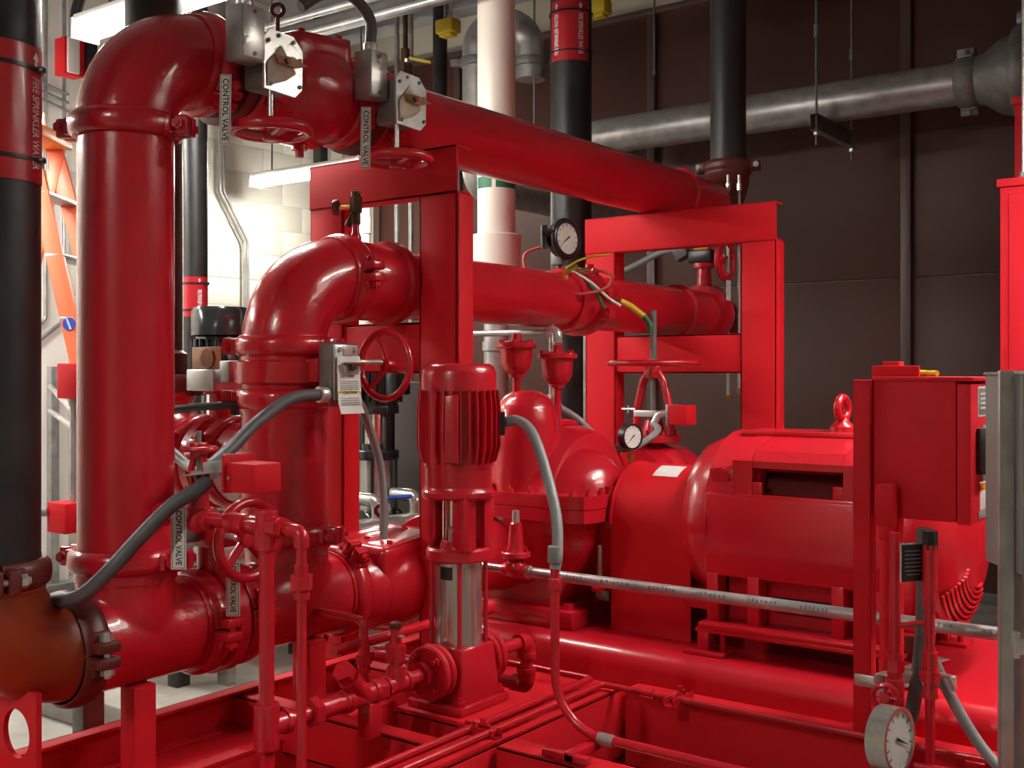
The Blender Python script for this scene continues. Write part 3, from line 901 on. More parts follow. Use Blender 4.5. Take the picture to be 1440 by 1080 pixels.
for x, y, h in ((-2.34, 1.3, .31), (-2.34, 3.7, .31), (-1.60, .85, .25), (-1.60, 1.9, .25), (.45, 2.06, .21), (.45, 2.64, .23), (-1.2, 2.06, .21), (-1.2, 2.64, .23)):
    t.add('leg', B().box((x - .04, y - .03, .1), (x + .04, y + .03, h), .003), REDM)
t.done()
# lifting lug at the front end of the skid
one('lifting_lug', 'red plate with a round hole at the lower left corner of the skid', 'lifting lug',
    B().plate((-2.26, 1.27, .535), AX, AZ, .085, .092, .052, .012, (0.005, -.005)).box((-2.42, 1.2, .436), (-2.15, 1.31, .445), .001), REDM, ang=30)
one('pipe_stand', 'square red post under the first tee of the low header', 'pipe stand',
    B().box((-2.26, Y1 - .03, .1), (-2.205, Y1 + .03, .575), .003).box((-2.30, Y1 - .06, .1), (-2.16, Y1 + .06, .112), .002), REDM)
one('pipe_stand', 'dark red post under the low header below the shorter riser', 'pipe stand',
    B().box((-2.27, Y2 + .02, .1), (-2.20, Y2 + .08, .575), .003).box((-2.31, Y2 - .01, .1), (-2.16, Y2 + .11, .112), .002), REDM)
one('strut_post', 'slotted grey strut post standing behind the low header', 'strut',
    chan(B(), (-2.52, 1.62, 0.0), (-2.52, 1.62, .62), AY, AX, .06, .05, .004), GALVD)

# ------------------------------------------------------------------ fire pump base, pump, guard, motor
t = T('bedplate', 'long red pump base with a rounded front edge', 'base')
rr = .065
prof = [(3.75, .352), (3.75, .47)] + [(2.88 + rr - rr * math.sin(a), .47 - rr + rr * math.cos(a)) for a in [PI / 2 * k / 8 for k in range(9)]] + [(2.88, .352)]
t.add('drip_pan', B().prism([(-2.62, y, z) for y, z in prof], AX * 3.1), RED)
t.add('lip', B().box((-2.62, 2.862, .352), (.48, 2.882, .358), .001), RED)
t.done()

SZ, SY, PX = .83, 3.25, -2.17
FZ = .862
t = T('fire_pump', 'large red split-case fire pump with bolted flange in the centre', 'pump')
# split flange outline
fl = []
for x, y in ((-.40, -.12), (-.36, -.2), (-.26, -.29), (-.16, -.315), (.20, -.315), (.265, -.29), (.285, -.24), (.285, .24), (.265, .29), (.20, .315), (-.16, .315), (-.26, .29), (-.36, .2), (-.40, .12)):
    fl.append(V((PX + x, SY + y, FZ - .043)))
low = t.add('lower_flange', B().prism(fl, AZ * .042), REDC)
up = t.add('upper_flange', B().prism([p + AZ * .044 for p in fl], AZ * .042), REDC)
fb = []
for i in range(len(fl)):
    a, c = fl[i], fl[(i + 1) % len(fl)]
    L = (c - a).length
    k = max(1, int(L / .075))
    for j in range(k):
        p = a.lerp(c, (j + .5) / k)
        p = p + (V((PX, SY, p.z)) - p).normalized() * .026
        fb.append((p + AZ * .086, AZ))
t.many('flange_bolt', B().hexa((0, 0, 0), AZ, .015, .013).cyl((0, 0, .013), (0, 0, .022), .008, n=8), REDC, fb, up)
# upper casing: tall volute hump plus rounded suction chambers and bearing caps
uc = B()
uc.rev((PX - .045, 3.075, FZ + .02), AZ, [(0, 0), (0, .125), (.06, .122), (.10, .12), (.20, .118), (.26, .112), (.305, .10), (.34, .076), (.358, .044), (.366, 0)], 40)
uc.rev((PX - .105, SY, FZ), AX, [(0, 0), (0, .19), (.03, .235), (.07, .255), (.12, .255), (.16, .235), (.19, .19), (.19, 0)], 44)
for s in (-1, 1):
    uc.ball((PX + s * .11, SY - .07, FZ + .01), .165, 28, (1.0, 1.05, 1.05))
    uc.rev((PX + s * .17, SY - .05, FZ + .02), AX * s, [(-.08, 0), (-.08, .10), (.05, .095), (.065, .085), (.075, .07), (.075, 0)], 32)
blend(t.add('upper_casing', uc, REDC), .008, 8)
t.add('volute_rib', B().tube([V((PX - .0, SY - .262 * math.cos(a), FZ + .262 * math.sin(a))) for a in [.35 + 1.9 * i / 14 for i in range(15)]], .016, 10), REDC)
for s in (-1, 1):
    t.add('casing_ring', B().torus((PX + s * .195, SY - .06, FZ + .03), AX, .105, .015, 36, 8), REDC)
    t.add('gland', B().torus((PX + s * .25, SY - .04, FZ + .01), AX, .048, .014, 28, 8), REDC)
    t.add('bearing_bracket', B().prism([(PX + s * .235, SY - .16, FZ - .06), (PX + s * .30, SY - .16, FZ - .06), (PX + s * .30, SY - .16, FZ - .20), (PX + s * .27, SY - .14, FZ - .28), (PX + s * .20, SY - .12, FZ - .33)], V((0, .30, 0))), REDC)
    t.add('bearing_cap', B().rev((PX + s * .285, SY, SZ), AX * s, [(-.03, 0), (-.03, .085), (.0, .085), (.012, .07), (.012, 0)], 28), REDC)
    for q in (-1, 1):
        t.add('bracket_boss', B().cyl((PX + s * .275, SY + q * .15, FZ - .07), (PX + s * .275, SY + q * .15, FZ + .055), .022, n=14).hexa((PX + s * .275, SY + q * .15, FZ + .05), AZ, .017, .018), REDC)
# lower casing tapering down to the feet, with the two nozzles
lc = B()
lc.rev((PX - .14, SY, FZ - .03), AX, [(0, 0), (0, .20), (.03, .26), (.09, .285), (.19, .285), (.25, .26), (.28, .20), (.28, 0)], 40)
pts_ = [(PX - .27, SY - .285, FZ - .043), (PX + .25, SY - .285, FZ - .043), (PX + .235, SY - .275, FZ - .13), (PX + .19, SY - .25, FZ - .22), (PX + .12, SY - .22, .53), (PX - .2, SY - .22, .53)]
lc.prism([V((p[0], SY - .25, p[2])) for p in pts_], V((0, .5, 0)))
lc.rev((PX - .01, SY - .06, FZ - .04), -AZ, [(0, .25), (.08, .245), (.16, .225), (.24, .185), (.30, .13), (.30, 0)], 40)
t.add('lower_casing', lc, REDC)
for s in (-1, 1):
    t.add('nozzle', B().rev((HX, SY, ZL + .01), AY * s, [(.1, .16), (.25, .13), (.34, .118), (.56, .115), (.56, 0)] if s < 0 else [(.1, .16), (.22, .13), (.28, .118), (.315, .115), (.315, 0)], 36), REDC)
    fo = .585 if s < 0 else .30
    fg = t.add('nozzle_flange', flange(B(), (HX, SY + s * fo, ZL + .01), AY * s, .165, .03), REDC)
    bolt_ring(t, (HX, SY + s * fo, ZL + .01), -AY * s, .142, 8, RED, parent=fg)
for s in (-1, 1):
    t.add('foot', B().box((PX - .26, SY + s * .24 - .05, .47), (PX + .22, SY + s * .24 + .05, .53), .008), REDC)
    for q in (-1, 1):
        t.add('foot_bolt', B().hexa((PX + (.18 if q > 0 else -.22), SY + s * .25, .528), AZ, .02, .02), RED)
t.add('drain_line', B().tube([(PX + .262, 3.06, .74), (PX + .262, 3.06, .60)], .008, 10), GALV)
t.add('drain_elbow', B().tube([(PX + .262, 3.06, .62), (PX + .262, 3.06, .575), (PX + .296, 3.06, .577)], .016, 12, .02), GALVD)
t.add('drain_cap', B().cyl((PX + .255, 3.035, .605), (PX + .285, 3.035, .607), .016, n=8), REDC)
t.done()

# casing relief valve and the long bare pipe
t = T('relief_valve', 'small red relief valve with a capped spindle in front of the pump', 'valve')
q = V((-2.02, 2.75, .69))
t.add('body', B().cyl(q - AX * .045, q + AX * .045, .021, n=16, bev=.004).ball(q + AZ * .01, .034, 18), REDC)
t.add('flange', flange(B(), q + AZ * .04, AZ, .046, .02), REDC)
bolt_ring(t, q + AZ * .058, AZ, .036, 6, REDC, .006, .007)
t.add('spring_bonnet', B().rev(q + AZ * .06, AZ, [(0, .03), (.02, .025), (.085, .019), (.09, .014), (.09, 0)], 18), REDC)
t.add('cap', B().rev(q + AZ * .14, AZ, [(0, .013), (.045, .011), (.047, 0)], 12), ZINC)
t.add('inlet_nipple', B().cyl(q - AX * .14, q - AX * .04, .013, n=14), ZINC)
t.add('outlet_nut', B().hexa(q + AX * .04, AX, .021, .018), ZINC)
t.done()
t = T('relief_pipe', 'long bare galvanised pipe crossing in front of the motor', 'pipe')
t.add('pipe_wall', B().cyl(q + AX * .05, (-.05, 2.75, .69), .0165, n=18), GALV)
# worn mill print, too faint to read: broken strokes round the side of the pipe
rs = random.Random(3)
x_ = -1.85
mk = 0
while x_ < -.2:
    if mk % 9 > 6:
        x_ += .03; mk += 1
        continue
    h0 = rs.uniform(.15, .4)
    w_ = rs.uniform(.004, .009)
    t.add('mill_print', B().rev((x_, 2.75, .69), AX, [(0, .0166), (0, .0169), (w_, .0169), (w_, .0166)], 4, loop=True, a0=-.95 + h0, a1=-.95 + h0 + rs.uniform(.25, .7), ref=-AY), GREYINK)
    x_ += w_ + rs.uniform(.004, .009)
    mk += 1
t.done()

# coupling guard
t = T('coupling_guard', 'arched red coupling guard between the pump and the motor', 'guard')
gr = .19
SZ = .81
out = [(SY - gr, .47)] + [(SY - gr * math.cos(a), SZ + gr * math.sin(a)) for a in [PI * k / 20 for k in range(21)]] + [(SY + gr, .47)]
inn = [(SY + gr - .006, .47)] + [(SY + (gr - .006) * math.cos(a), SZ + (gr - .006) * math.sin(a)) for a in [PI * k / 20 for k in range(21)]] + [(SY - gr + .006, .47)]
t.add('cover', B().prism([(-1.865, y, z) for y, z in out + inn], AX * .285), REDM)
t.add('end_flange', B().prism([(-1.872, SY - (gr + .006) * math.cos(a), SZ + (gr + .006) * math.sin(a)) for a in [PI * k / 20 for k in range(21)]] + [(-1.872, SY + (gr - .02) * math.cos(a), SZ + (gr - .02) * math.sin(a)) for a in [PI * k / 20 for k in range(21)]], AX * .008), REDM)
a0, a1 = math.radians(72), math.radians(100)
t.add('sticker', B().rev((-1.76, SY, SZ), AX, [(0, gr + .0005), (0, gr + .0015), (.09, gr + .0015), (.09, gr + .0005)], 8, loop=True, a0=math.radians(12), a1=math.radians(34), ref=AZ), WHITE, label='small white sticker')
t.done()

# main motor
MZ = .81
t = T('electric_motor', 'big red electric motor with an eye bolt and side air opening', 'motor')
MX0, MX1, MY0, MY1 = -1.50, -.95, 2.985, 3.515
# lower frame: flat-sided housing with openings between ribs near the feet
t.add('frame_side', B().box((MX0, MY0, .70), (MX1, MY1, .945), .012), RED)
# arched upper shell with an air opening on the near side
R_ = .262
def shell(x0, x1, r, a0, a1, th=.02):
    return [(x0, x1, r, a0, a1, th)]
us = B()
n_ = 26
def arc_piece(b, x0, x1, r, a0, a1, th):
    k = max(3, int((a1 - a0) / .12))
    o = [(SY - r * math.cos(a), MZ + .05 + r * math.sin(a)) for a in [a0 + (a1 - a0) * i / k for i in range(k + 1)]]
    i_ = [(SY - (r - th) * math.cos(a), MZ + .05 + (r - th) * math.sin(a)) for a in [a1 - (a1 - a0) * i / k for i in range(k + 1)]]
    b.prism([(x0, y, z) for y, z in o + i_], AX * (x1 - x0))
oa, ob_ = .36, .70
arc_piece(us, MX0, -1.335, R_, .30, PI - .30, .03)
arc_piece(us, -1.085, MX1, R_, .30, PI - .30, .03)
arc_piece(us, -1.335, -1.085, R_, ob_, PI - .30, .03)
t.add('upper_shell', us, RED)
t.add('opening_sill', B().box((-1.40, MY0 + .002, .925), (-1.02, MY0 + .05, .948), .004), RED)
hd = B()
for x0_, x1_ in ((-1.405, -1.345), (-1.075, -1.015)):
    hd.prism([(x0_, MY0 + .004, .93), (x0_, MY0 + .004, 1.045), (x0_, MY0 + .03, 1.075), (x0_, SY - .05, 1.118), (x0_, SY - .05, .95)], AX * (x1_ - x0_))
hd.prism([(-1.344, MY0 + .006, 1.025), (-1.344, MY0 + .006, 1.045), (-1.344, MY0 + .03, 1.075), (-1.344, SY - .05, 1.118), (-1.344, SY - .05, 1.10), (-1.344, MY0 + .035, 1.055)], AX * .268)
for x_ in (-1.345, -1.105):
    hd.box((x_, MY0 + .004, .944), (x_ + .03, MY0 + .03, .985), .003)
t.add('air_hood', hd, RED)
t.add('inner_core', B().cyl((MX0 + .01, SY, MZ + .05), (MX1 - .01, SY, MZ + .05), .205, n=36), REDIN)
t.add('crown_pad', B().box((-1.46, SY - .09, 1.105), (-.96, SY + .09, 1.125), .008), RED)
# end bells
t.add('drive_end_bell', B().rev((MX0 + .01, SY, MZ + .03), -AX, [(0, .268), (.04, .262), (.09, .24), (.12, .20), (.135, .14), (.135, 0)], 44), RED)
bell = t.add('fan_end_bell', B().rev((MX1 - .01, SY, MZ + .03), AX, [(0, .268), (.06, .265), (.12, .245), (.155, .21), (.172, .16), (.172, 0)], 44), RED)
t.add('bell_skirt', B().box((MX1 - .02, MY0 + .01, .60), (MX1 + .10, MY1 - .01, .80), .03), RED)
for k in range(9):
    rr_ = .135 + .014 * k
    h = .173 - max(0, (rr_ - .16)) ** 1.25 * .85
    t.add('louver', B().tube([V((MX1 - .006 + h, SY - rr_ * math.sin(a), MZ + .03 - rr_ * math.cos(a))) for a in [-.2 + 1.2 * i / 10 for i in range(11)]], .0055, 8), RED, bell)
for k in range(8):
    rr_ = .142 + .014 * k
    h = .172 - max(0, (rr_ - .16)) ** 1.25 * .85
    t.add('louver_shade', B().tube([V((MX1 - .009 + h, SY - rr_ * math.sin(a), MZ + .03 - rr_ * math.cos(a))) for a in [-.15 + 1.1 * i / 10 for i in range(11)]], .004, 6), DARK, bell)  # dark strips painting the shade between the louvers
# bell ears
for x in (MX0 + .02, MX1 - .07):
    t.add('bell_ear', B().box((x - .02, MY0 + .035, .955), (x + .07, MY0 + .10, 1.02), .012).cyl((x + .02, MY0 + .03, .99), (x + .02, MY0 + .11, .99), .028, n=16), RED)
# lifting eye
e = V((-1.17, SY, 1.12))
t.add('lifting_eye', B().torus(e + AZ * .075, V((1, -.12, 0)), .032, .013, 28, 10).rev(e, AZ, [(0, .04), (.02, .038), (.035, .022), (.05, .018), (.05, 0)], 20), RED)
# feet: rail with rectangular openings
ft = B()
for x in (MX0 + .03, -1.34, -1.09, MX1 - .02):
    ft.box((x - .018, MY0 + .0, .56), (x + .018, MY0 + .06, .71), .004)
ft.box((MX0, MY0 - .035, .548), (MX1 + .02, MY0 + .09, .565), .004)
ft.box((MX0 + .05, MY0 + .075, .56), (MX1, MY0 + .095, .71))
t.add('foot_rail', ft, RED)
t.add('foot_rail', B().box((MX0, MY1 - .09, .548), (MX1 + .02, MY1 + .035, .68), .004), RED)
t.add('belly_shade', B().box((MX0 + .20, MY0 + .068, .60), (MX1 - .16, MY1 - .1, .645)), DARK)  # dark block standing in for the shade under the motor
t.add('bell_foot', B().prism([(MX0 - .11, MY0 + .03, .64), (MX0 + .02, MY0 + .03, .64), (MX0 + .02, MY0 + .03, .59), (MX0 - .07, MY0 + .03, .59)], V((0, .1, 0))), RED)
t.done()
t = T('motor_stand', 'open red angle-steel stand under the big motor', 'stand')
for yy, s in ((MY0 - .03, 1), (MY1 + .03, -1)):
    t.add('rail', B().box((MX0 - .01, min(yy, yy + s * .07), .535), (MX1 + .04, max(yy, yy + s * .07), .548), .002), RED)
    for x in (MX0 + .015, MX1 - .0):
        t.add('leg', B().box((x - .018, min(yy, yy + s * .05), .48), (x + .018, max(yy, yy + s * .05), .536), .002), RED)
        t.add('foot_pad', B().box((x - .055, min(yy - s * .02, yy + s * .06), .47), (x + .075, max(yy - s * .02, yy + s * .06), .482), .002), RED)
        t.add('stud', B().cyl((x + .05, yy + s * .03, .48), (x + .05, yy + s * .03, .53), .009, n=8), REDC)
t.done()

# ------------------------------------------------------------------ suction gate valve behind the pump
t = T('gate_valve', 'rising-stem gate valve with a wide flat handwheel behind the pump', 'valve')
q = V((-2.10, 3.76, 0))
t.add('body', B().ball(q + AZ * .86, .175, 32, (.92, .75, 1.0)).rev(q + AZ * .86 - AY * .16, AY, [(0, 0), (0, .155), (.32, .155), (.32, 0)], 36), REDC)
t.add('body_foot', B().box(q + V((-.05, -.05, .47)), q + V((.05, .05, .74)), .006), REDC)
bf = t.add('bonnet_flange', flange(B(), q + AZ * 1.035, AZ, .105, .03), REDC)
bolt_ring(t, q + AZ * 1.063, AZ, .088, 8, RED, parent=bf)
yk = B()
for s in (-1, 1):
    yk.tube([q + V((s * .075, 0, 1.06)), q + V((s * .072, 0, 1.16)), q + V((s * .045, 0, 1.27)), q + V((s * .02, 0, 1.305))], .016, 10)
yk.cyl(q + AZ * 1.28, q + AZ * 1.33, .032, n=18, bev=.005)
yk.cyl(q + AZ * 1.05, q + AZ * 1.12, .05, .035, n=18)
t.add('yoke', yk, REDC)
t.add('stem', B().cyl(q + AZ * 1.10, q + AZ * 1.545, .0125, n=14), GALVD)
handwheel(t, q + AZ * 1.34, AZ, .17, RED, 5, .0115, dish=.006)
t.add('nut', B().hexa(q + AZ * 1.335, AZ, .026, .02), BRASS)
t.add('gland_bolts', B().cyl(q + V((-.13, -.02, 1.16)), q + V((-.07, -.02, 1.16)), .005, n=8).cyl(q + V((-.10, -.02, 1.145)), q + V((-.10, -.02, 1.175)), .005, n=8), ZINC)
sw = q + V((.135, -.03, 1.145))
bx = t.add('switch_box', B().box(sw + V((-.035, -.04, -.04)), sw + V((.045, .04, .035)), .005), REDM)
t.add('box_base', B().box(sw + V((-.043, -.042, -.042)), sw + V((-.034, .042, .037)), .001), GALV, bx)
t.add('mount_plate', B().box(sw + V((-.20, -.01, -.012)), sw + V((-.04, .0, .012)), .001), ZINC, bx)
t.add('conduit_elbow', B().tube([sw + V((-.04, -.03, .005)), sw + V((-.075, -.035, .0)), sw + V((-.095, -.045, -.04))], .014, 12, .02), ZINC, bx)
t.done()
one('flexible_conduit', 'grey flexible conduit sagging behind the pump to the gate valve switch', 'conduit',
    B().tube(spline([sw + V((-.095, -.045, -.035)), (-2.015, 3.64, 1.085), (-2.035, 3.55, 1.04), (-2.055, 3.46, 1.024), (-2.085, 3.39, 1.045), (-2.125, 3.34, 1.095), (-2.165, 3.315, 1.14), (-2.215, 3.28, 1.178)], 8), .0125, 12), FLEX)
t = T('conduit_body', 'small dark conduit fitting at the end of the sagging conduit', 'conduit fitting')
e = V((-2.245, 3.275, 1.18))
t.add('body', B().cyl(e - AZ * .09, e + AZ * .02, .02, n=14, bev=.004), BRONZE)
t.add('hub', B().cyl(e + V((-.01, 0, 0)), e + V((.035, 0, 0)), .019, n=14, bev=.003), ZINC)
t.add('riser', B().cyl(e + AZ * .02, e + AZ * .30, .0105, n=12), GALV)
t.add('locknut', B().hexa(e + AZ * .03, AZ, .018, .014), ZINC)
t.done()
t = T('pressure_gauge', 'small black-rimmed pressure gauge on a brass cock behind the guard', 'gauge')
c = V((-2.01, 3.445, 1.072))
gauge(t, c, V((.95, -.31, 0)), .047, BLACKP, .03, 2.3)
t.add('cock', B().cyl(c + V((-.015, .015, -.14)), c + V((-.015, .015, -.04)), .008, n=10).hexa(c + V((-.015, .015, -.085)), AZ, .014, .02).hexa(c + V((-.015, .015, -.12)), AZ, .013, .016), BRASS)
t.done()

# air release pots on the pump
def air_pot(label, q, stem, m=REDC):
    t = T('air_release_valve', label, 'valve', 'red air release pots')
    q = V(q)
    bowl = t.add('bowl', B().rev(q, AZ, [(0, 0), (0, .026), (.012, .028), (.024, .043), (.045, .052), (.10, .055), (.10, 0)], 28), m)
    cp = t.add('cap_flange', B().rev(q + AZ * .10, AZ, [(0, 0), (0, .066), (.004, .07), (.016, .07), (.02, .062), (.026, .04), (.026, 0)], 24), m)
    t.many('cap_bolt', B().hexa((0, 0, 0), AZ, .010, .012), m, [(q + V((.055 * math.cos(k * PI / 3), .055 * math.sin(k * PI / 3), .118)), AZ) for k in range(6)], cp)
    t.add('outlet', B().cyl(q + AZ * .12, q + AZ * .15, .018, n=14), m, cp)
    t.add('inlet', B().cyl(q - AZ * stem, q + AZ * .005, .014, n=14), m)
    return t.done()
air_pot('red air release pot sitting directly on the pump hump', (PX - .06, 3.04, 1.285), .05)
air_pot('red air release pot on a thin stem to the right of the pump hump', (PX + .02, 3.17, 1.25), .15)
t = T('vent_pipe', 'thin galvanised vent pipe with an elbow above the air release pots', 'pipe')
e = V((PX + .02, 3.17, 1.40))
t.add('run', B().tube([(-2.9, 3.17, 1.445), e + AZ * .045, e], .011, 12, .03), GALV)
t.add('elbow_fitting', B().tube([e + V((-.035, 0, .045)), e + AZ * .045, e + AZ * .005], .019, 14, .025), ZINC)
t.done()
# ------------------------------------------------------------------ jockey pump
JX, JY = -1.807, 2.21
def Jz(z): return V((JX, JY, z))
t = T('jockey_pump', 'vertical multistage jockey pump with red finned motor and stainless sleeve', 'pump')
t.add('foot_plate', B().box((JX - .09, JY - .10, .448), (JX + .09, JY + .10, .47), .006), RED)
t.many('foot_bolt', B().hexa((0, 0, 0), AZ, .013, .012).cyl((0, 0, .01), (0, 0, .022), .007, n=8), RED, [((JX + x, JY + y, .47), AZ) for x in (-.072, .072) for y in (-.08, .08)])
bb = B()
s0, s1 = .078, .066
lo = [V((JX + x * s0, JY + y * s0, .465)) for x, y in ((-1, -1), (1, -1), (1, 1), (-1, 1))]
hi = [V((JX + x * s1, JY + y * s1, .605)) for x, y in ((-1, -1), (1, -1), (1, 1), (-1, 1))]
a = [bb.bm.verts.new(p) for p in lo]; c = [bb.bm.verts.new(p) for p in hi]
bb.face(a[::-1]); bb.face(c)
for i in range(4): bb.face([a[i], a[(i + 1) % 4], c[(i + 1) % 4], c[i]])
bmesh.ops.bevel(bb.bm, geom=bb.bm.edges[:], offset=.008, segments=2, profile=.5, affect='EDGES')
t.add('pump_base', bb, RED)
for s in (-1, 1):
    fg = t.add('flange', flange(flange(B(), (JX, JY + s * .085, .55), AY * s, .068, .018), (JX, JY + s * .107, .55), AY * s, .068, .02), RED)
    t.add('flange_neck', B().cyl((JX, JY + s * .05, .55), (JX, JY + s * .12, .55), .045, n=24), RED)
    bolt_ring(t, (JX, JY + s * .127, .55), AY * s, .05, 4, RED, .011, .01, fg, a0=.78)
t.add('sleeve', B().cyl(Jz(.60), Jz(.822), .060, n=44), STEEL)
for x, y in ((.66, -.75), (-.66, .75), (.75, .66), (-.75, -.66)):
    d = V((x, y, 0)).normalized()
    t.add('tie_rod', B().cyl(Jz(.59) + d * .070, Jz(.865) + d * .070, .006, n=10), RED)
    t.add('rod_nut', B().hexa(Jz(.862) + d * .070, AZ, .011, .012), RED)
t.add('head_plate', B().rev(Jz(.82), AZ, [(0, 0), (0, .08), (.004, .084), (.028, .084), (.034, .078), (.034, 0)], 16), RED)
st = t.add('motor_stool', B().box((JX - .078, JY - .03, .85), (JX - .055, JY + .03, .985), .003).box((JX + .03, JY - .065, .85), (JX + .075, JY - .02, .985), .004).box((JX + .03, JY + .02, .85), (JX + .07, JY + .06, .985), .003).box((JX - .06, JY + .05, .85), (JX + .03, JY + .065, .985), .003), RED)
t.add('seal_cover', B().rev(Jz(.85), AZ, [(0, 0), (0, .05), (.02, .046), (.03, .03), (.03, 0)], 24), RED)
t.add('coupling_guard', B().cyl(Jz(.872), Jz(.985), .044, n=30), CHROME)
t.add('vent_plug', B().cyl(Jz(.875) + V((.02, -.05, 0)), Jz(.90) + V((.03, -.06, .01)), .010, n=10), ZINC)
t.add('name_plate', B().rev(Jz(.775), AZ, [(0, .0602), (0, .061), (.042, .061), (.042, .0602)], 8, loop=True, a0=-1.75, a1=-1.15, ref=AX), BLACKP)
t.add('name_plate_stripe', B().rev(Jz(.808), AZ, [(0, .0603), (0, .0613), (.008, .0613), (.008, .0603)], 8, loop=True, a0=-1.75, a1=-1.15, ref=AX), ZINC)
t.add('motor_flange', B().rev(Jz(.98), AZ, [(0, 0), (0, .09), (.006, .096), (.016, .096), (.022, .09), (.03, .088), (.03, 0)], 40), RED)
t.add('motor_lower', B().cyl(Jz(1.0), Jz(1.07), .087, n=40), RED)
mb = t.add('motor_body', B().cyl(Jz(1.06), Jz(1.275), .090, n=40), RED)
fin = B().prism([(0.080, -.002, 0.002), (.098, -.002, 0.012), (.109, -.002, .05), (.109, -.002, .15), (.104, -.002, .195), (.08, -.002, .198)], V((0, .004, 0)))
sp = []
for k in range(30):
    if k in (7, 8, 21, 22): continue
    th = 2 * PI * k / 30
    sp.append((Jz(1.062), AZ, V((math.cos(th), math.sin(th), 0))))
t.many('cooling_fin', fin, RED, sp, mb)
for ang in (-1.05,):
    d = V((math.cos(ang), math.sin(ang), 0))
    t.add('terminal_rib', B().obox(Jz(1.16) + d * .098, (.03, .036, .17), (d, AZ.cross(d), AZ), .004), RED)
d = V((.80, .60, 0))
t.add('terminal_box', B().obox(Jz(1.17) + d * .105, (.03, .05, .06), (d, AZ.cross(d), AZ), .004), BLACKP)
t.add('fan_cowl', B().rev(Jz(1.255), AZ, [(0, .094), (0, .098), (.045, .098), (.062, .092), (.07, .08), (.072, 0)], 44), RED)
t.done()

# suction side pipework of the jockey pump, running toward the viewer
JP = .0175
t = T('jockey_pipe', 'red screwed pipe with strainer and gauge valve to the left of the jockey pump', 'pipe')
z = .55
t.add('pipe_wall', B().cyl((JX, JY - .125, z), (JX, 1.568, z), JP, n=20), RED)
t.add('flange_boss', B().hexa((JX, 2.06, z), AY, .032, .03), RED)
def fitting(y0, y1, r, m=RED, hexy=False):
    b = B()
    if hexy: b.hexa((JX, y0, z), AY, r, y1 - y0)
    else: b.rev((JX, y0, z), AY, [(0, 0), (0, r), (.010, r), (.012, r - .004), (y1 - y0 - .012, r - .004), (y1 - y0 - .010, r), (y1 - y0, r), (y1 - y0, 0)], 22)
    return b
t.add('tee', fitting(1.93, 2.01, .026).cyl((JX, 1.97, z), (JX, 1.97, z + .045), .024, n=18), RED)
v = t.add('gauge_valve', B().rev((JX, 1.97, z + .045), AZ, [(0, 0), (0, .018), (.01, .018), (.012, .024), (.05, .026), (.055, .016), (.075, .012), (.09, .011), (.09, 0)], 16).cyl((JX - .045, 1.95, z + .075), (JX, 1.97, z + .075), .017, n=12), REDC)
t.add('valve_knob', B().cyl((JX, 1.97, z + .135), (JX, 1.97, z + .15), .016, n=8, bev=.003), OXIDE, v)
t.add('lever', B().obox((JX, 1.97, z + .118), (.05, .01, .004)), ZINC, v)
t.add('union', fitting(1.895, 1.925, .028, hexy=True), REDC)
t.add('strainer', fitting(1.80, 1.895, .029).cyl((JX, 1.855, z), (JX + .01, 1.80, z + .055), .026, n=16).hexa((JX + .012, 1.79, z + .065), V((.2, -.7, .75)), .026, .018), RED)
t.add('coupling', fitting(1.705, 1.80, .027), RED)
t.add('locknut', fitting(1.69, 1.712, .033, hexy=True), REDC)
t.add('end_tee', fitting(1.568, 1.625, .027).cyl((JX, 1.568, z - .045), (JX, 1.568, z + .05), .027, n=20), RED)
t.add('drain_plug', B().cyl((JX, 1.568, z - .085), (JX, 1.568, z - .04), .017, n=16), RED)
t.add('plug_cap', B().cyl((JX, 1.568, z - .098), (JX, 1.568, z - .083), .011, n=12), ZINC)
t.add('support_post', B().box((JX - .02, 1.86, .448), (JX + .02, 1.90, .53), .003), RED)
t.done()
# upright pipe, cross and thin drop pipe beside the riser
zt = .976
t = T('sensing_pipe', 'upright red pipe with a cross piece, in front of the low header wheel', 'pipe')
t.add('upright', B().cyl((JX, 1.568, z + .03), (JX, 1.568, zt), .0165, n=18), RED)
t.add('cross', B().cyl((JX, 1.568, zt - .05), (JX, 1.568, zt + .035), .024, n=18, bev=.003).cyl((JX - .045, 1.568, zt), (JX + .045, 1.568, zt), .023, n=18, bev=.003), RED)
t.add('branch', B().cyl((JX - .03, 1.568, zt), (HX + .105, 1.568, zt), .0165, n=18), RED)
t.add('branch_collar', B().cyl((-1.93, 1.568, zt), (-1.87, 1.568, zt), .022, n=16, bev=.003), RED)
t.add('weld_boss', B().cyl((HX + .10, 1.568, zt), (HX + .14, 1.568, zt), .027, n=16, bev=.004), RED)
t.done()
t = T('drop_pipe', 'thin red drop pipe with an elbow and union, right of the upright pipe', 'pipe')
dx = -1.70
t.add('pipe_wall', B().tube([(JX + .04, 1.568, zt), (dx, 1.568, zt - .003), (dx, 1.568, .1)], .0105, 14, .02), RED)
t.add('reducer', B().hexa((JX + .04, 1.568, zt), AX, .022, .022).cyl((JX + .06, 1.568, zt), (JX + .08, 1.568, zt), .014, n=12), RED)
t.add('elbow_fitting', B().tube([(dx - .035, 1.568, zt - .003), (dx, 1.568, zt - .003), (dx, 1.568, zt - .035)], .016, 14, .02), RED)
t.add('union', B().cyl((dx, 1.568, .905 - .06), (dx, 1.568, .905), .014, n=14).hexa((dx, 1.568, .855), AZ, .023, .03).cyl((dx, 1.568, .835), (dx, 1.568, .85), .017, n=14), RED)
t.done()
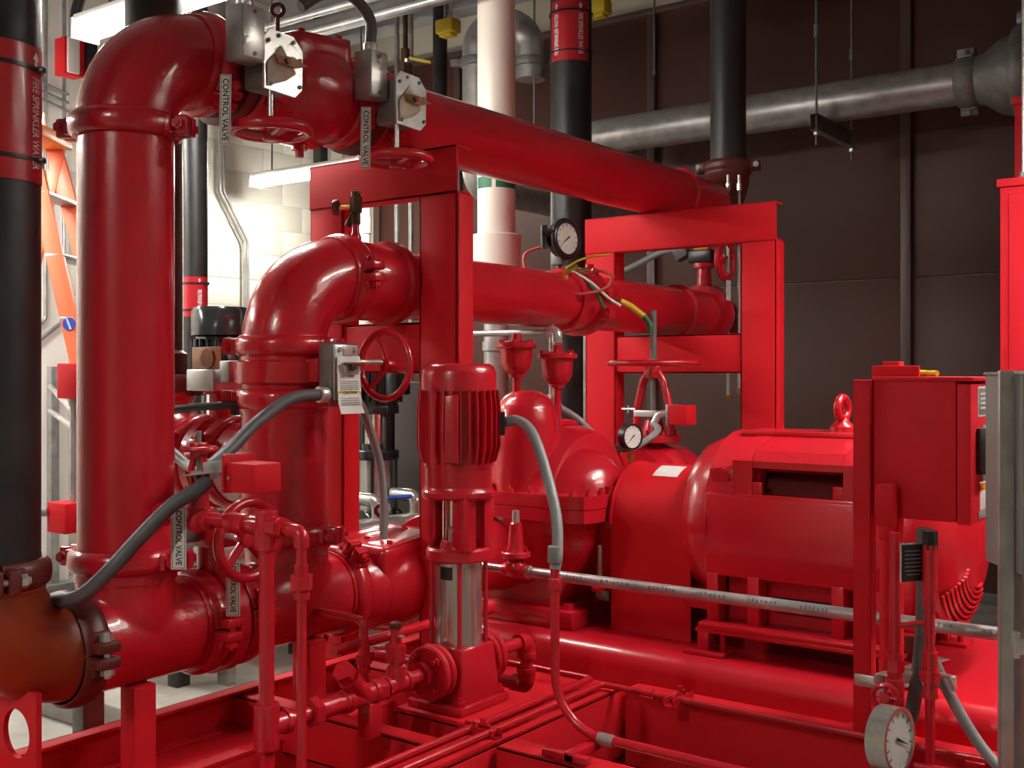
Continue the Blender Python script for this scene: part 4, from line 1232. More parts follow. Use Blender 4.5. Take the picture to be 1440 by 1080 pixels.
# small gate valve with tamper switch on the branch
t = T('gate_valve', 'small red gate valve with a tamper switch and a control valve sign', 'valve')
gx = -2.033
g = V((gx, 1.568, zt))
t.add('body', B().cyl(g - AX * .045, g + AX * .045, .026, n=18, bev=.004).ball(g, .034, 18), REDC)
t.add('bonnet', B().cyl(g + AZ * .02, g + AZ * .075, .024, .02, n=16).rev(g + AZ * .06, AZ, [(0, 0), (0, .03), (.012, .03), (.012, 0)], 8), REDC)
yk = B()
for s in (-1, 1):
    yk.tube([g + V((s * .024, 0, .07)), g + V((s * .026, 0, .11)), g + V((s * .012, 0, .142))], .008, 8)
yk.cyl(g + AZ * .135, g + AZ * .15, .018, n=12)
t.add('yoke', yk, REDC)
t.add('stem', B().cyl(g + AZ * .05, g + AZ * .195, .006, n=10), GALVD)
handwheel(t, g + AZ * .155, AZ, .037, RED, 3, .006, dish=.0)
w0 = g + V((.075, .012, .105))
br = t.add('switch_bracket', B().obox(w0 + V((-.02, -.01, .0)), (.15, .07, .004), (V((1, 0, .12)), AY, V((-.12, 0, 1))), .001).obox(w0 + V((.01, -.012, .016)), (.07, .06, .024), (V((1, 0, .12)), AY, V((-.12, 0, 1))), .003), ZINC)
t.add('bracket_hook', B().tube([w0 + V((-.07, -.02, -.02)), w0 + V((-.075, -.03, -.002)), w0 + V((-.02, -.03, .002))], .004, 8), ZINC, br)
sx = w0 + V((.105, -.005, .0))
sb = t.add('switch_box', B().box(sx + V((-.045, -.04, -.035)), sx + V((.045, .035, .028)), .004), REDM)
t.add('box_cover', B().box(sx + V((-.052, -.047, -.038)), sx + V((-.046, .042, .045)), .001), RED, sb)
t.add('cover_screw', B().cyl(sx + V((-.03, -.048, -.005)), sx + V((-.03, -.044, -.005)), .004, n=8), ZINC, sb)
pl = sign(t, g + V((-.012, -.045, .03)), V((0, 0, -1)), V((.82, .57, 0)), .14, .034, 'CONTROL VALVE', .0185)
for s in (-1, 1):
    t.add('chain', B().tube([g + V((-.012, -.045, .028)) + V((.82, .57, 0)) * s * .014, g + V((.0, -.03, .06)) + V((.82, .57, 0)) * s * .016], .0015, 6), ZINC, pl)
t.done()
# discharge side of the jockey pump
t = T('jockey_pipe', 'short red pipe with two elbows to the right of the jockey pump', 'pipe')
t.add('pipe_wall', B().tube([(JX, JY + .12, .55), (JX, 2.51, .55), (JX, 2.51, .425), (JX - .5, 2.51, .425)], JP, 18, .02), RED)
for pts in ([(JX, 2.47, .55), (JX, 2.51, .55), (JX, 2.51, .512)], [(JX, 2.51, .468), (JX, 2.51, .425), (JX - .045, 2.51, .425)]):
    t.add('elbow_fitting', B().tube(pts, .025, 18, .03), RED)
t.add('collar', B().cyl((JX, 2.51, .505), (JX, 2.51, .518), .028, n=18).cyl((JX, 2.51, .462), (JX, 2.51, .475), .028, n=18), RED)
t.done()
# small pipes behind the jockey pump, at the header
t = T('drain_pipe', 'thin dark red pipe with an elbow dropping below the low check valve', 'pipe')
t.add('pipe_wall', B().tube([(-2.2, 2.05, .665), (-1.99, 2.05, .665), (-1.99, 2.05, .39)], .012, 12, .02), RED)
t.add('union', B().hexa((-1.99, 2.05, .555), AZ, .022, .02).cyl((-1.99, 2.05, .53), (-1.99, 2.05, .60), .016, n=12), REDC)
t.done()
one('cross_pipe', 'thin red pipe running back under the low check valve', 'pipe', B().tube([(-2.03, 1.98, .595), (-2.03, 2.62, .595), (-2.2, 2.62, .595)], .014, 14, .03).cyl((-2.03, 2.56, .595), (-2.03, 2.635, .595), .021, n=14), RED)
# sensing lines lying on the skid
t = T('sensing_line', 'thin red sensing tube along the skid edge, outer of the two', 'tube', 'thin red sensing tubes')
t.add('tube', B().tube([(-1.585, .8, .455), (-1.585, 2.555, .455), (.5, 2.555, .455)], .0085, 12, .012), RED)
for x, y in ((-.62, 2.555), (-1.44, 2.555)):
    t.add('clip', B().box((x - .02, y - .02, .443), (x + .02, y + .03, .45), .001).cyl((x - .012, y, .455), (x + .012, y, .455), .0125, n=10), RED)
t.done()
t = T('sensing_line', 'thin red sensing tube beside the outer one, turning left behind the jockey pump', 'tube', 'thin red sensing tubes')
t.add('tube', B().tube([(-1.64, .8, .455), (-1.64, 2.585, .455), (-2.1, 2.585, .455)], .0085, 12, .012), RED)
t.done()
for i, (x, y, ax, lab) in enumerate(((-1.61, 2.06, AY, 'strut tube clamp on the skid edge in front of the jockey pump'), (-1.36, 2.575, AX, 'strut tube clamp on the rear skid channel below the coupling guard'))):
    t = T('tube_clamp', lab, 'clamp', 'red strut tube clamps')
    c = V((x, y, .441))
    u = V((1, 0, 0)) if ax is AY else V((0, 1, 0))
    for s in (-1, 1):
        t.add('strut_side', B().obox(c + ax * s * .014 + AZ * .011 - u * .01, (.11, .004, .02), (u, ax, u.cross(ax))), RED)
    t.add('strut_base', B().obox(c + AZ * .002 - u * .01, (.11, .03, .004), (u, ax, u.cross(ax))), RED)
    t.add('clamp_bolt', B().hexa(c + AZ * .03 + u * .0, AZ, .008, .012), RED)
    t.add('strap', B().tube([c + u * .028 + AZ * .01, c + u * .026 + AZ * .027, c - u * .0 + AZ * .027, c - u * .03 + AZ * .027, c - u * .034 + AZ * .01], .004, 8, .008), RED)
    t.done()

# motor conduit
one('flexible_conduit', 'grey flexible conduit arching from the jockey motor down to a red conduit', 'conduit',
    B().tube(spline([(JX + .09, JY + .075, 1.172), (JX + .13, JY + .08, 1.178), (JX + .19, JY + .06, 1.15), (JX + .26, JY + .02, 1.06), (JX + .325, JY - .03, .96), (-1.458, 2.15, .88), (-1.458, 2.14, .84)], 8), .0135, 14), FLEX)
t = T('red_conduit', 'red rigid conduit dropping from the grey arch and bending along the skid', 'conduit')
t.add('conduit', B().tube([(-1.458, 2.14, .85), (-1.458, 2.14, .47), (-.2, 2.12, .468), (.5, 2.12, .468)], .0108, 14, .13, 10), RED)
t.add('connector', B().cyl((-1.458, 2.14, .855), (-1.458, 2.14, .895), .0175, n=16, bev=.003), FLEX)
t.add('union', B().cyl((-1.458, 2.14, .79), (-1.458, 2.14, .82), .016, n=14, bev=.003).hexa((-1.458, 2.14, .798), AZ, .018, .012), RED)
t.add('clamp', B().box((-1.36, 2.03, .442), (-1.335, 2.16, .462), .002).box((-1.42, 2.03, .442), (-1.30, 2.05, .458), .002), RED)
t.add('coupling', B().cyl((-1.335, 2.138, .469), (-1.295, 2.138, .468), .014, n=14), GALV)
t.done()
# ------------------------------------------------------------------ background pipes
t = T('plastic_pipe', 'thick white plastic pipe with a wide socket and green tape', 'pipe')
pp = V((-2.971, 3.898, 0))
t.add('pipe_wall', B().cyl(pp + AZ * 1.8, pp + AZ * ZC, .084, n=36), PVC)
t.add('socket', B().rev(pp + AZ * 1.62, AZ, [(0, 0), (0, .11), (.29, .11), (.295, .105), (.295, 0)], 36), PVC)
t.add('tape', B().rev(pp + AZ * 2.115, AZ, [(0, .0842), (0, .0855), (.05, .0855), (.05, .0842)], 40, loop=True), GREEN)
t.add('tape_gap', B().rev(pp + AZ * 2.114, AZ, [(0, .0843), (0, .0862), (.052, .0862), (.052, .0843)], 6, loop=True, a0=-1.15, a1=-.95, ref=AX), PVC)
t.done()
one('drop_pipe', 'shiny galvanised pipe below the white plastic pipe, behind the air pots', 'pipe', B().cyl(pp, pp + AZ * 1.625, .055, n=28).cyl(pp + AZ * 1.40, pp + AZ * 1.44, .062, n=28), GALV)
t = T('steel_return_bend', 'galvanised return bend looping over behind the white plastic pipe', 'pipe')
a, c = V((-3.845, 4.867, 0)), V((-3.605, 5.045, 0))
dd = (c - a)
half = dd.length / 2
dd.normalize()
mid = (a + c) / 2
pts = [a + AZ * 2.55, a + AZ * 3.05] + [mid - dd * half * math.cos(PI * k / 14) + AZ * (3.12 + half * math.sin(PI * k / 14)) for k in range(15)] + [c + AZ * 3.05, c + AZ * 2.95]
t.add('bend', B().tube(pts, .084, 28), GALV)
for q in (a, c):
    t.add('collar', B().cyl(q + AZ * 3.02, q + AZ * 3.07, .1, n=28, bev=.01), GALVD)
    t.add('collar_lug', B().obox(q + dd * (-.12 if q is a else .12) + AZ * 3.045, (.06, .03, .04), (dd, AZ.cross(dd), AZ), .006), GALVD)
t.add('drop', B().tube([a + AZ * 2.6, a + AZ * 2.35, a + V((-.0, 1.7, 2.35))], .084, 24, .1), GALV)
t.done()
p2 = (-3.09, 4.68)
one('black_pipe', 'black vertical pipe with a red marker right of the white plastic pipe', 'pipe', B().cyl((*p2, .0), (*p2, ZC), R8 - .004, n=36), BLACK, 'black vertical pipes')
tc = math.atan2(-4.68, 3.09)
marker(p2, R8 - .003, 2.865, 3.165, tc - 1.1, tc + .95, [(tc + .45, False), (tc - .72, True)], .036, 'red sprinkler marker on the black pipe beside the white plastic pipe', arrow=.024)
p3 = (-4.293, 3.292)
one('black_pipe', 'thin shiny black pipe seen just right of the tallest riser', 'pipe', B().cyl((*p3, .0), (*p3, ZC), .056, n=30), BLACK, 'black vertical pipes')
tc = math.atan2(-3.292, 4.293)
marker(p3, .057, 1.565, 1.752, tc - 1.2, tc + 1.2, [(tc + .3, False)], .028, 'small distant red marker beside the tallest riser', ties=True, arrow=.014)

t = T('galvanised_pipe', 'large galvanised pipe running along the brown wall at upper right', 'pipe')
gp = V((0, 5.9, 2.784))
t.add('pipe_wall', B().cyl(gp + AX * -3.6, gp + AX * -1.48, R8, n=40), GALV)
t.add('far_elbow', B().tube([gp + AX * -3.55, gp + AX * -3.75, gp + V((-3.75, .5, 0))], R8, 30, .15), GALV)
t.done()
coupling((-1.47, 5.9, 2.784), AX, V((0, -.25, 1)), R8 + .004, 'cast grey coupling on the galvanised pipe at upper right', GALVD, GALVD, w=.05)
t = T('reducing_tee', 'grey cast fitting at the right end of the galvanised pipe', 'pipe fitting')
t.add('body', B().rev(gp + AX * -1.44, AX, [(0, 0), (0, R8 + .01), (.05, R8 + .02), (.12, .18), (.18, .20), (.24, .20), (.24, 0)], 36), GALVD)
t.add('rim', B().rev(gp + AX * -1.24, AX, [(0, 0), (0, .23), (.02, .245), (.07, .245), (.09, .23), (.09, 0)], 36), GALVD)
t.add('rim_lug', B().obox(gp + V((-1.19, -.05, -.26)), (.08, .07, .07), None, .015), GALVD)
t.add('rim_lug', B().obox(gp + V((-1.19, -.05, .26)), (.08, .07, .07), None, .015), GALVD)
t.add('tail', B().cyl(gp + AX * -1.15, gp + AX * .4, .2, n=36), GALV)
t.done()
t = T('pipe_hanger', 'trapeze strut hanger on two rods under the galvanised pipe', 'hanger')
zs = 2.672
hx = -2.2
t.add('strut', chan(B(), (hx, 5.62, zs - .045), (hx, 6.24, zs - .045), AZ, -AX, .088, .042, .004), GALVD)
for y in (5.66, 6.2):
    rd = t.add('rod', B().cyl((hx + .02, y, zs - .16), (hx + .02, y, ZC), .0065, n=10), GALVD)
    t.add('rod_coupler', B().hexa((hx + .02, y, 3.08), AZ, .015, .07), GALVD, rd)
    t.add('nut', B().hexa((hx + .02, y, zs - .108), AZ, .016, .016), ZINC, rd)
t.done()
for x, y, zb, lab in ((-3.192, 5.724, 3.08, 'short bare rod hanging in front of the brown wall'), (-3.56, 5.02, 2.68, 'thin wire rod hanging beside the galvanised return bend')):
    one('hanging_rod', lab, 'rod', B().cyl((x, y, zb), (x, y, ZC), .0065, n=8).cyl((x, y, zb - .02), (x, y, zb + .01), .011, n=8), GALVD)
for c, lab in (((-4.49, 5.385, 3.50), 'yellow spring hanger box on twin rods above the near frame'), ((-3.72, 5.957, 3.62), 'yellow spring hanger box at the top edge beside the black pipe')):
    t = T('spring_hanger', lab, 'hanger', 'yellow spring hangers')
    c = V(c)
    t.add('box', B().box(c + V((-.07, -.05, -.045)), c + V((.07, .05, .045)), .012), YELLOW)
    t.add('lower_cup', B().box(c + V((-.05, -.035, -.065)), c + V((.05, .035, -.04)), .008), YELLOW)
    for s in (-1, 1):
        t.add('rod', B().cyl(c + V((s * .025, 0, .04)), c + V((s * .025, 0, ZC - c.z)), .009, n=8), GALV)
    t.done()
t = T('ball_valve', 'small ball valve with a yellow lever behind the second top valve', 'valve')
c = V((-4.036, 4.478, 2.945))
t.add('body', B().cyl(c - AZ * .16, c + AZ * .12, .025, n=14).hexa(c - AZ * .05, AZ, .04, .09), BRONZE)
t.add('lever', B().obox(c + V((.06, .045, .06)), (.13, .03, .012), (V((.8, .6, -.2)), V((-.6, .8, 0)), V((.16, .12, .97))), .003), YELLOW)
t.add('lever_pivot', B().cyl(c + V((0, 0, .0)), c + V((.02, -.01, .065)), .014, n=10), ZINC)
t.add('feed', B().cyl(c + AZ * .1, c + AZ * (ZC - c.z - .002), .014, n=12), BRONZE)
t.done()
# conduits running below the ceiling
for k, (z, y, r) in enumerate(((2.96, 3.55, .016), (2.90, 3.60, .016))):
    one('ceiling_conduit', ('upper' if k == 0 else 'lower') + ' of two thin parallel conduits running under the ceiling above the top run', 'conduit',
        B().cyl((-5.5, y, z), (1.5, y, z), r, n=12), GALV, 'conduits under the ceiling')
t = T('cable_strut', 'long grey strut rack under the ceiling above the conduits', 'strut')
t.add('strut', chan(B(), (-5.5, 4.1, 3.16), (1.5, 4.1, 3.16), AZ, -AY, .06, .10, .006), GALVD)
for x in (-5, -3.4, -1.8, 0):
    t.add('rod', B().cyl((x, 4.15, 3.13), (x, 4.15, ZC - .3 if abs(4.15 - 4.2) < .08 else ZC - .002), .006, n=8), GALVD)
t.done()
for x, y, lab in ((-4.62, 5.05, 'left of two slim conduits rising to the ceiling behind the top check valve'), (-4.55, 5.1, 'right of two slim conduits rising to the ceiling behind the top check valve')):
    one('slim_conduit', lab, 'conduit', B().cyl((x, y, .12), (x, y, ZC), .016, n=12), GALV, 'slim upright conduits')
# wall conduits near the distant lamp
for k in range(2):
    yy = 5.16 + k * .035
    one('wall_conduit', ('left' if k == 0 else 'right') + ' of the two bent conduits on the block wall below the distant lamp', 'conduit',
        B().tube([(-6.45, yy, ZC), (-6.45, yy, 2.62), (-6.45, yy + .22, 2.28), (-6.45, yy + .24, .2)], .011, 10, .08), GALV, 'bent wall conduits')
one('wall_post', 'dark steel post against the far wall left of the near frame', 'post', B().box((-6.3, 5.93, 0), (-6.22, 6.01, ZC), .004), BLACK)
one('white_downpipe', 'bright white downpipe seen through the window of the near frame', 'pipe', B().cyl((-5.55, 5.72, 0), (-5.55, 5.72, 3.1), .045, n=24).cyl((-5.55, 5.72, 2.3), (-5.55, 5.72, 2.42), .052, n=24), PVC)
one('black_pipe', 'slim black pipe seen through the window of the near frame', 'pipe', B().cyl((-4.95, 5.85, 0), (-4.95, 5.85, ZC), .05, n=24), BLACK, 'black vertical pipes')
for px_, lab, rr_ in ((-3.17, 'thin upright conduit left of the shiny drop pipe behind the pump', .014),):
    one('upright_conduit', lab, 'conduit', B().cyl((px_, 4.15, .0), (px_, 4.15, 1.62), rr_, n=20).cyl((px_, 4.15, 1.22), (px_, 4.15, 1.27), rr_ + .006, n=20), GALV)
one('upright_conduit', 'pale conduit behind the air pot with the thin stem', 'conduit', B().cyl((-2.78, 4.36, .1), (-2.78, 4.36, 1.62), .026, n=18), GALV)

# ------------------------------------------------------------------ left background
t = T('step_ladder', 'orange fibreglass step ladder leaning open by the pale wall', 'ladder')
top = V((-5.26, 3.07, 2.50))
u = V((.80, .595, 0))          # spread of the ladder as seen from the pump
dep = V((-.595, .804, 0))
def rail(a, b_, w=.085, d=.03):
    a, b_ = V(a), V(b_)
    ax = (b_ - a).normalized()
    v = dep
    return chan(B(), a, b_, ax.cross(v), -v, w, d, .006)
fr = [(top + dep * s * .16, top + u * .62 + dep * s * .28 - AZ * 2.49) for s in (-1, 1)]
bk = [(top + u * .03 + dep * s * .16 - AZ * .05, top - u * .55 + dep * s * .26 - AZ * 2.49) for s in (-1, 1)]
for a, b_ in fr: t.add('front_rail', rail(a, b_), LADDER)
for a, b_ in bk: t.add('rear_rail', rail(a, b_, .06), LADDER)
for k in range(1, 8):
    f = k / 8.0
    a, b_ = fr[0][0].lerp(fr[0][1], f), fr[1][0].lerp(fr[1][1], f)
    t.add('step', B().obox((a + b_) / 2, ((b_ - a).length, .09, .025), (dep, u, AZ), .004), GALV)
t.add('top_cap', B().obox(top + AZ * .0 + u * .01, (.40, .17, .06), (dep, u, AZ), .01), ORANGEP)
am = fr[0][0].lerp(fr[0][1], .385)
lg = t.add('oval_badge', B().rev(am - dep * .0055, -dep, [(0, .032), (.0008, .032), (.0012, 0)], 24), BLUE)
t.add('badge_letters', text_bm('WERNER', .0145, lambda x, y: am - dep * .009 + u * (x * .34 - y * .94) * 1 + AZ * (-x * .94 - y * .34) , .0003), LWHITE, lg)
t.done()
# alarm boxes joined by a conduit
t = T('alarm_box', 'upper red alarm box joined by a conduit, left of the tallest riser', 'alarm box', 'red alarm boxes on the strut')
c = V((-4.02, 2.50, 1.27))
t.add('box', B().box(c + V((-.05, -.05, -.07)), c + V((.08, .06, .07)), .006), REDM)
t.done()
t = T('alarm_box', 'lower red alarm box with a knockout, left of the tallest riser', 'alarm box', 'red alarm boxes on the strut')
c2 = V((-4.03, 2.49, .73))
bx = t.add('box', B().box(c2 + V((-.06, -.07, -.06)), c2 + V((.07, .06, .06)), .006), REDM)
t.add('connector', B().cyl(c2 + V((.07, .0, .03)), c2 + V((.095, -.005, .035)), .022, n=14), ZINC)
t.add('knockout', B().cyl(c2 + V((.07, -.01, -.02)), c2 + V((.073, -.01, -.02)), .016, n=14), OXIDE)
t.done()
one('box_conduit', 'short galvanised conduit between the two red alarm boxes', 'conduit', B().cyl(c + V((.0, .0, -.07)), c2 + V((.01, .01, .06)), .021, n=16).cyl(c + V((.0, .0, -.10)), c + V((.0, .0, -.07)), .027, n=16).cyl(c2 + V((.01, .01, .06)), c2 + V((.01, .01, .085)), .027, n=16), GALV)
one('flexible_conduit', 'short grey conduit entering the lower alarm box from the left', 'conduit', B().tube(spline([c2 + V((-.06, -.07, .02)), c2 + V((-.10, -.12, .015)), c2 + V((-.17, -.2, -.03)), c2 + V((-.2, -.24, -.1))], 6), .018, 12), FLEX)
t = T('wall_strut', 'slotted strut standing against the white pier at left', 'strut', 'struts on the pier')
t.add('channel', chan(B(), (-6.09, 3.66, .04), (-6.09, 3.66, 1.34), AY, AX, .05, .05, .004), GALV)
t.add('foot', B().box((-6.14, 3.58, .0), (-6.04, 3.78, .05), .004), GALVD)
t.done()
for z_, s_, lab in ((1.2, -.08, 'upper pale brace tube running to the wall strut'), (1.08, .0, 'lower pale brace tube running to the wall strut')):
    one('brace_tube', lab, 'brace', B().cyl((-6.05, 3.6, z_ - s_ * .3), (-4.025, 2.5, z_ + s_ * .7), .014, n=12), ZINC, 'brace tubes')
for k, yy in enumerate((3.70, 3.82)):
    one('pier_conduit', ('nearer' if k == 0 else 'farther') + ' slim conduit on the white pier behind the ladder', 'conduit',
        B().tube([(-6.13, yy - .08, ZC), (-6.13, yy - .08, 1.62), (-6.13, yy - .3, 1.45)], .012, 10, .05), GALV, 'slim conduits on the pier')
t = T('alarm_strobe', 'small red and white box hanging high beside the bright strip light', 'alarm box')
c = V((-5.50, 3.40, 3.02))
t.add('box', B().box(c + V((-.07, -.06, -.10)), c + V((.03, .06, .10)), .005), REDM)
t.add('lens', B().box(c + V((.03, -.05, -.095)), c + V((.05, .02, .095)), .006), LWHITE)
t.add('back_plate', B().box(c + V((.0, .06, -.10)), c + V((.06, .12, .10)), .004), BLACKP)
t.add('feed_conduit', B().tube(spline([c + V((0, .02, .10)), c + V((.01, .02, .25)), c + V((.08, .03, .45)), c + V((.12, .03, 1.0))], 6), .03, 12), BLACKP)
t.done()
for k in range(3):
    z_ = 2.86 + .05 * k
    one('wall_cable', ('lowest', 'middle', 'highest')[k] + ' of three loose cables on the wall beside the left black pipe', 'cable',
        B().tube(spline([(-6.1, 2.9, z_), (-6.05, 3.2, z_ + .03 * k), (-6.05, 3.5, z_ + .05), (-6.1, 3.75, z_ + .02)], 6), .008, 8), GALVD, 'loose wall cables')

# booster pumps on the second plinth
def booster(label, x, y, zb, s=1.0):
    t = T('booster_pump', label, 'pump', 'black and stainless booster pumps')
    o = V((x, y, zb))
    def Z(h): return o + AZ * h * s
    t.add('foot', B().box(o + V((-.10, -.10, 0)), o + V((.10, .10, .03)), .006), BLACKM)
    t.add('pump_base', B().box(o + V((-.08, -.08, .03)), o + V((.08, .08, .13)), .015), BLACKM)
    for q in (-1, 1):
        t.add('port_flange', flange(B(), o + V((0, q * .08, .08)), AY * q, .085, .035), BLACKM)
    t.add('sleeve', B().cyl(Z(.13), Z(.40), .078, n=36), STEEL)
    for k in range(4):
        d = V((math.cos(k * PI / 2 + .5), math.sin(k * PI / 2 + .5), 0))
        t.add('tie_rod', B().cyl(Z(.12) + d * .092, Z(.44) + d * .092, .008, n=8), BLACKM)
    t.add('head_plate', B().cyl(Z(.395), Z(.44), .105, n=30, bev=.005), BLACKM)
    t.add('stool', B().box(Z(.43) + V((-.09, -.03, 0)), Z(.62) + V((-.055, .03, 0)), .004).box(Z(.43) + V((.055, -.03, 0)), Z(.62) + V((.09, .03, 0)), .004).cyl(Z(.43), Z(.47), .07, n=24), BLACKM)
    t.add('coupling_guard', B().cyl(Z(.46), Z(.61), .058, n=28), CHROME)
    t.add('motor_flange', B().cyl(Z(.61), Z(.65), .105, n=30, bev=.005), BLACKM)
    mb = t.add('motor_body', B().cyl(Z(.645), Z(.86), .10, n=36, bev=.006), BLACKM)
    t.many('cooling_fin', B().box((.09, -.003, 0), (.122, .003, .17 * s), .001), BLACKM, [(Z(.665), AZ, V((math.cos(2 * PI * k / 22), math.sin(2 * PI * k / 22), 0))) for k in range(22)], mb)
    t.add('terminal_box', B().box(Z(.70) + V((.09, -.06, 0)), Z(.83) + V((.17, .05, 0)), .008), BLACKM)
    t.add('fan_cowl', B().rev(Z(.85), AZ, [(0, .118), (.10 * s, .118), (.118 * s, .108), (.12 * s, .0)], 40), BLACKM)
    return t.done()
booster('stainless booster pump seen between the near frame and the jockey pump', -3.605, 3.80, .50)
booster('booster pump whose black motor cap shows above the amber valve cover', -3.714, 2.974, .607)
t = T('booster_stand', 'dark steel stand carrying the booster pumps', 'stand')
t.add('top', B().box((-4.0, 3.3, .47), (-3.44, 4.3, .50), .004).box((-4.0, 2.5, .577), (-3.44, 3.25, .607), .004), BLACKM)
for x in (-3.95, -3.49):
    for y, h_ in ((2.6, .58), (3.2, .58), (3.4, .472), (4.2, .472)):
        t.add('leg', B().box((x - .03, y - .03, .12), (x + .03, y + .03, h_), .003), BLACKM)
t.done()
t = T('manifold_pipe', 'stainless manifold pipe behind the low check valve', 'pipe')
t.add('header', B().cyl((-3.36, 2.6, .605), (-3.36, 4.6, .605), .062, n=30).box((-3.39, 2.7, .12), (-3.33, 2.74, .56)).box((-3.39, 4.2, .12), (-3.33, 4.24, .56)), STEEL)
t.add('weld', B().torus((-3.36, 3.30, .605), AY, .062, .004, 30, 6), STEEL)
for y in (3.55, 3.80):
    t.add('branch', B().tube([(-3.36, y, .66), (-3.36, y, .74), (-3.50, y, .74)], .03, 14, .04), STEEL)
t.done()
for c, d, lab in (((-3.39, 3.62, .735), V((.5, .87, .08)), 'blue lever valve on the stainless manifold, lever lying flat'), ((-3.33, 3.98, .80), V((.05, .1, 1)), 'blue lever valve on the manifold, lever standing up')):
    t = T('ball_valve', lab, 'valve', 'blue lever valves')
    c = V(c)
    t.add('body', B().cyl(c - AZ * .08, c - AZ * .005, .02, n=14).ball(c - AZ * .04, .032, 14), ZINC)
    d = d.normalized()
    t.add('lever', B().tube([c, c + d * .03 + AZ * .005, c + d * .13], .010, 8), BLUE)
    t.done()
t = T('water_gauge', 'round steel gauge peeping out left of the jockey motor', 'gauge')
gauge(t, (-3.10, 3.78, .93), V((.63, -.77, 0)), .04, CHROME, .05, 1.0)
t.add('stem', B().tube([(-3.10, 3.80, .90), (-3.10, 3.80, .60), (-3.34, 3.80, .60)], .012, 10, .03), ZINC)
t.done()
t = T('grey_cabinet', 'plain grey cabinet in the background beside the booster pump', 'cabinet')
t.add('body', B().box((-4.75, 4.35, .12), (-4.1, 4.8, 1.25), .006), GREY)
t.add('door', B().box((-4.72, 4.338, .16), (-4.13, 4.351, 1.21), .004), GREY)
t.add('latch', B().box((-4.19, 4.325, .7), (-4.16, 4.34, .78), .003), BLACKP)
t.done()

# two slim sampling tubes hanging inside the far frame
for (x, y), lab, zb in (((-2.185, 4.60), 'left of two slim tubes beside the far valve wheel, ending in brass', 1.20), ((-2.145, 4.63), 'right of two slim tubes beside the far valve wheel, longer at the top', 1.23)):
    t = T('sampling_tube', lab, 'tube', 'slim sampling tubes')
    t.add('tube', B().cyl((x, y, zb), (x, y, 2.20), .0075, n=10), GALV)
    t.add('compression_nut', B().hexa((x, y, 2.13), AZ, .012, .03), ZINC)
    t.add('bleed_plug', B().cyl((x, y + .015, zb - .01), (x + .012, y - .02, zb - .01), .014, n=12), BRASS)
    t.done()
# ------------------------------------------------------------------ controllers on the right
t = T('pump_controller', 'tall bright red controller cabinet at the right edge', 'cabinet')
t.add('body', B().box((-1.035, 4.62, .12), (-.30, 5.15, 2.055), .006), REDB)
t.add('top_lip', B().box((-1.045, 4.61, 2.03), (-.29, 5.16, 2.062), .003), REDB)
t.add('door', B().box((-1.0, 4.606, .3), (-.33, 4.621, 2.0), .004), REDB)
t.add('door_handle', B().box((-.42, 4.57, 1.1), (-.38, 4.607, 1.3), .006), BLACKP)
t.add('plinth', B().box((-1.02, 4.64, 0.0), (-.31, 5.13, .125)), BLACKP)
t.done()
t = T('transfer_cabinet', 'second taller red cabinet behind the bright controller', 'cabinet')
t.add('body', B().box((-1.10, 5.18, .1), (-.35, 5.6, 2.50), .006), REDB)
t.add('top_lip', B().box((-1.11, 5.17, 2.475), (-.34, 5.61, 2.508), .003), REDB)
t.done()
t = T('controller_conduit', 'silver conduit rising from the bright red controller', 'conduit')
t.add('conduit', B().cyl((-.965, 4.74, 2.055), (-.965, 4.74, ZC), .0165, n=16), ZINC)
t.add('hub', B().cyl((-.965, 4.74, 2.055), (-.965, 4.74, 2.085), .03, n=16, bev=.004).hexa((-.965, 4.74, 2.085), AZ, .026, .016), ZINC)
t.done()

t = T('jockey_controller', 'red jockey pump controller box on a strut post', 'controller')
bx0, bx1, by0, by1, bz0, bz1 = -.863, -.675, 2.60, 2.86, .962, 1.288
t.add('body', B().box((bx0, by0, bz0), (bx1, by1, bz1), .004), REDB)
dr = t.add('door', B().box((bx1 + .002, by0 - .003, bz0 - .004), (-.642, by1 + .003, bz1 - .012), .004), REDB)
t.add('rain_lip', B().box((bx0 - .002, by0 - .006, bz1 - .006), (-.636, by1 + .006, bz1 + .004), .002), REDB)
fx = -.642
pl = t.add('rating_plate', B().box((fx, 2.66, 1.205), (fx + .002, 2.79, 1.265), .0005), GREY, dr)
t.add('plate_border', B().box((fx, 2.655, 1.20), (fx + .0012, 2.795, 1.27), .0003), LWHITE, pl)
for k in range(4):
    t.add('print_line', B().box((fx + .002, 2.672, 1.218 + .011 * k), (fx + .0026, 2.775 - .02 * (k % 2), 1.222 + .011 * k)), LWHITE, pl)
sw = t.add('selector_switch', B().box((fx, 2.64, 1.07), (fx + .03, 2.68, 1.175), .003).box((fx + .02, 2.645, 1.085), (fx + .05, 2.71, 1.115), .003), BLACKP, dr)
t.add('switch_plate', B().box((fx, 2.69, 1.05), (fx + .002, 2.76, 1.18), .0005), GREY, dr)
t.add('warning_label', B().box((fx, 2.67, .985), (fx + .0015, 2.76, 1.05), .0003), WHITE, dr)
t.add('warning_stripe', B().box((fx, 2.67, 1.03), (fx + .0019, 2.76, 1.047), .0003), ORANGEP, dr)
t.add('grey_label', B().box((fx, 2.66, .966), (fx + .0015, 2.75, .984), .0003), GREY, dr)
t.add('bracket', B().box((bx0 - .01, 2.62, bz1 + .004), (bx0 + .10, 2.63, bz1 + .03), .002), REDM)
t.done()
t = T('strut_post', 'red strut post carrying the jockey controller', 'post')
t.add('strut', chan(B(), (-.885, 2.585, .44), (-.885, 2.585, 1.285), AX, -AY, .042, .042, .004), REDM)
t.add('back_strut', chan(B(), (-.885, 2.80, .36), (-.885, 2.80, 1.33), AX, -AY, .042, .042, .004), REDM)
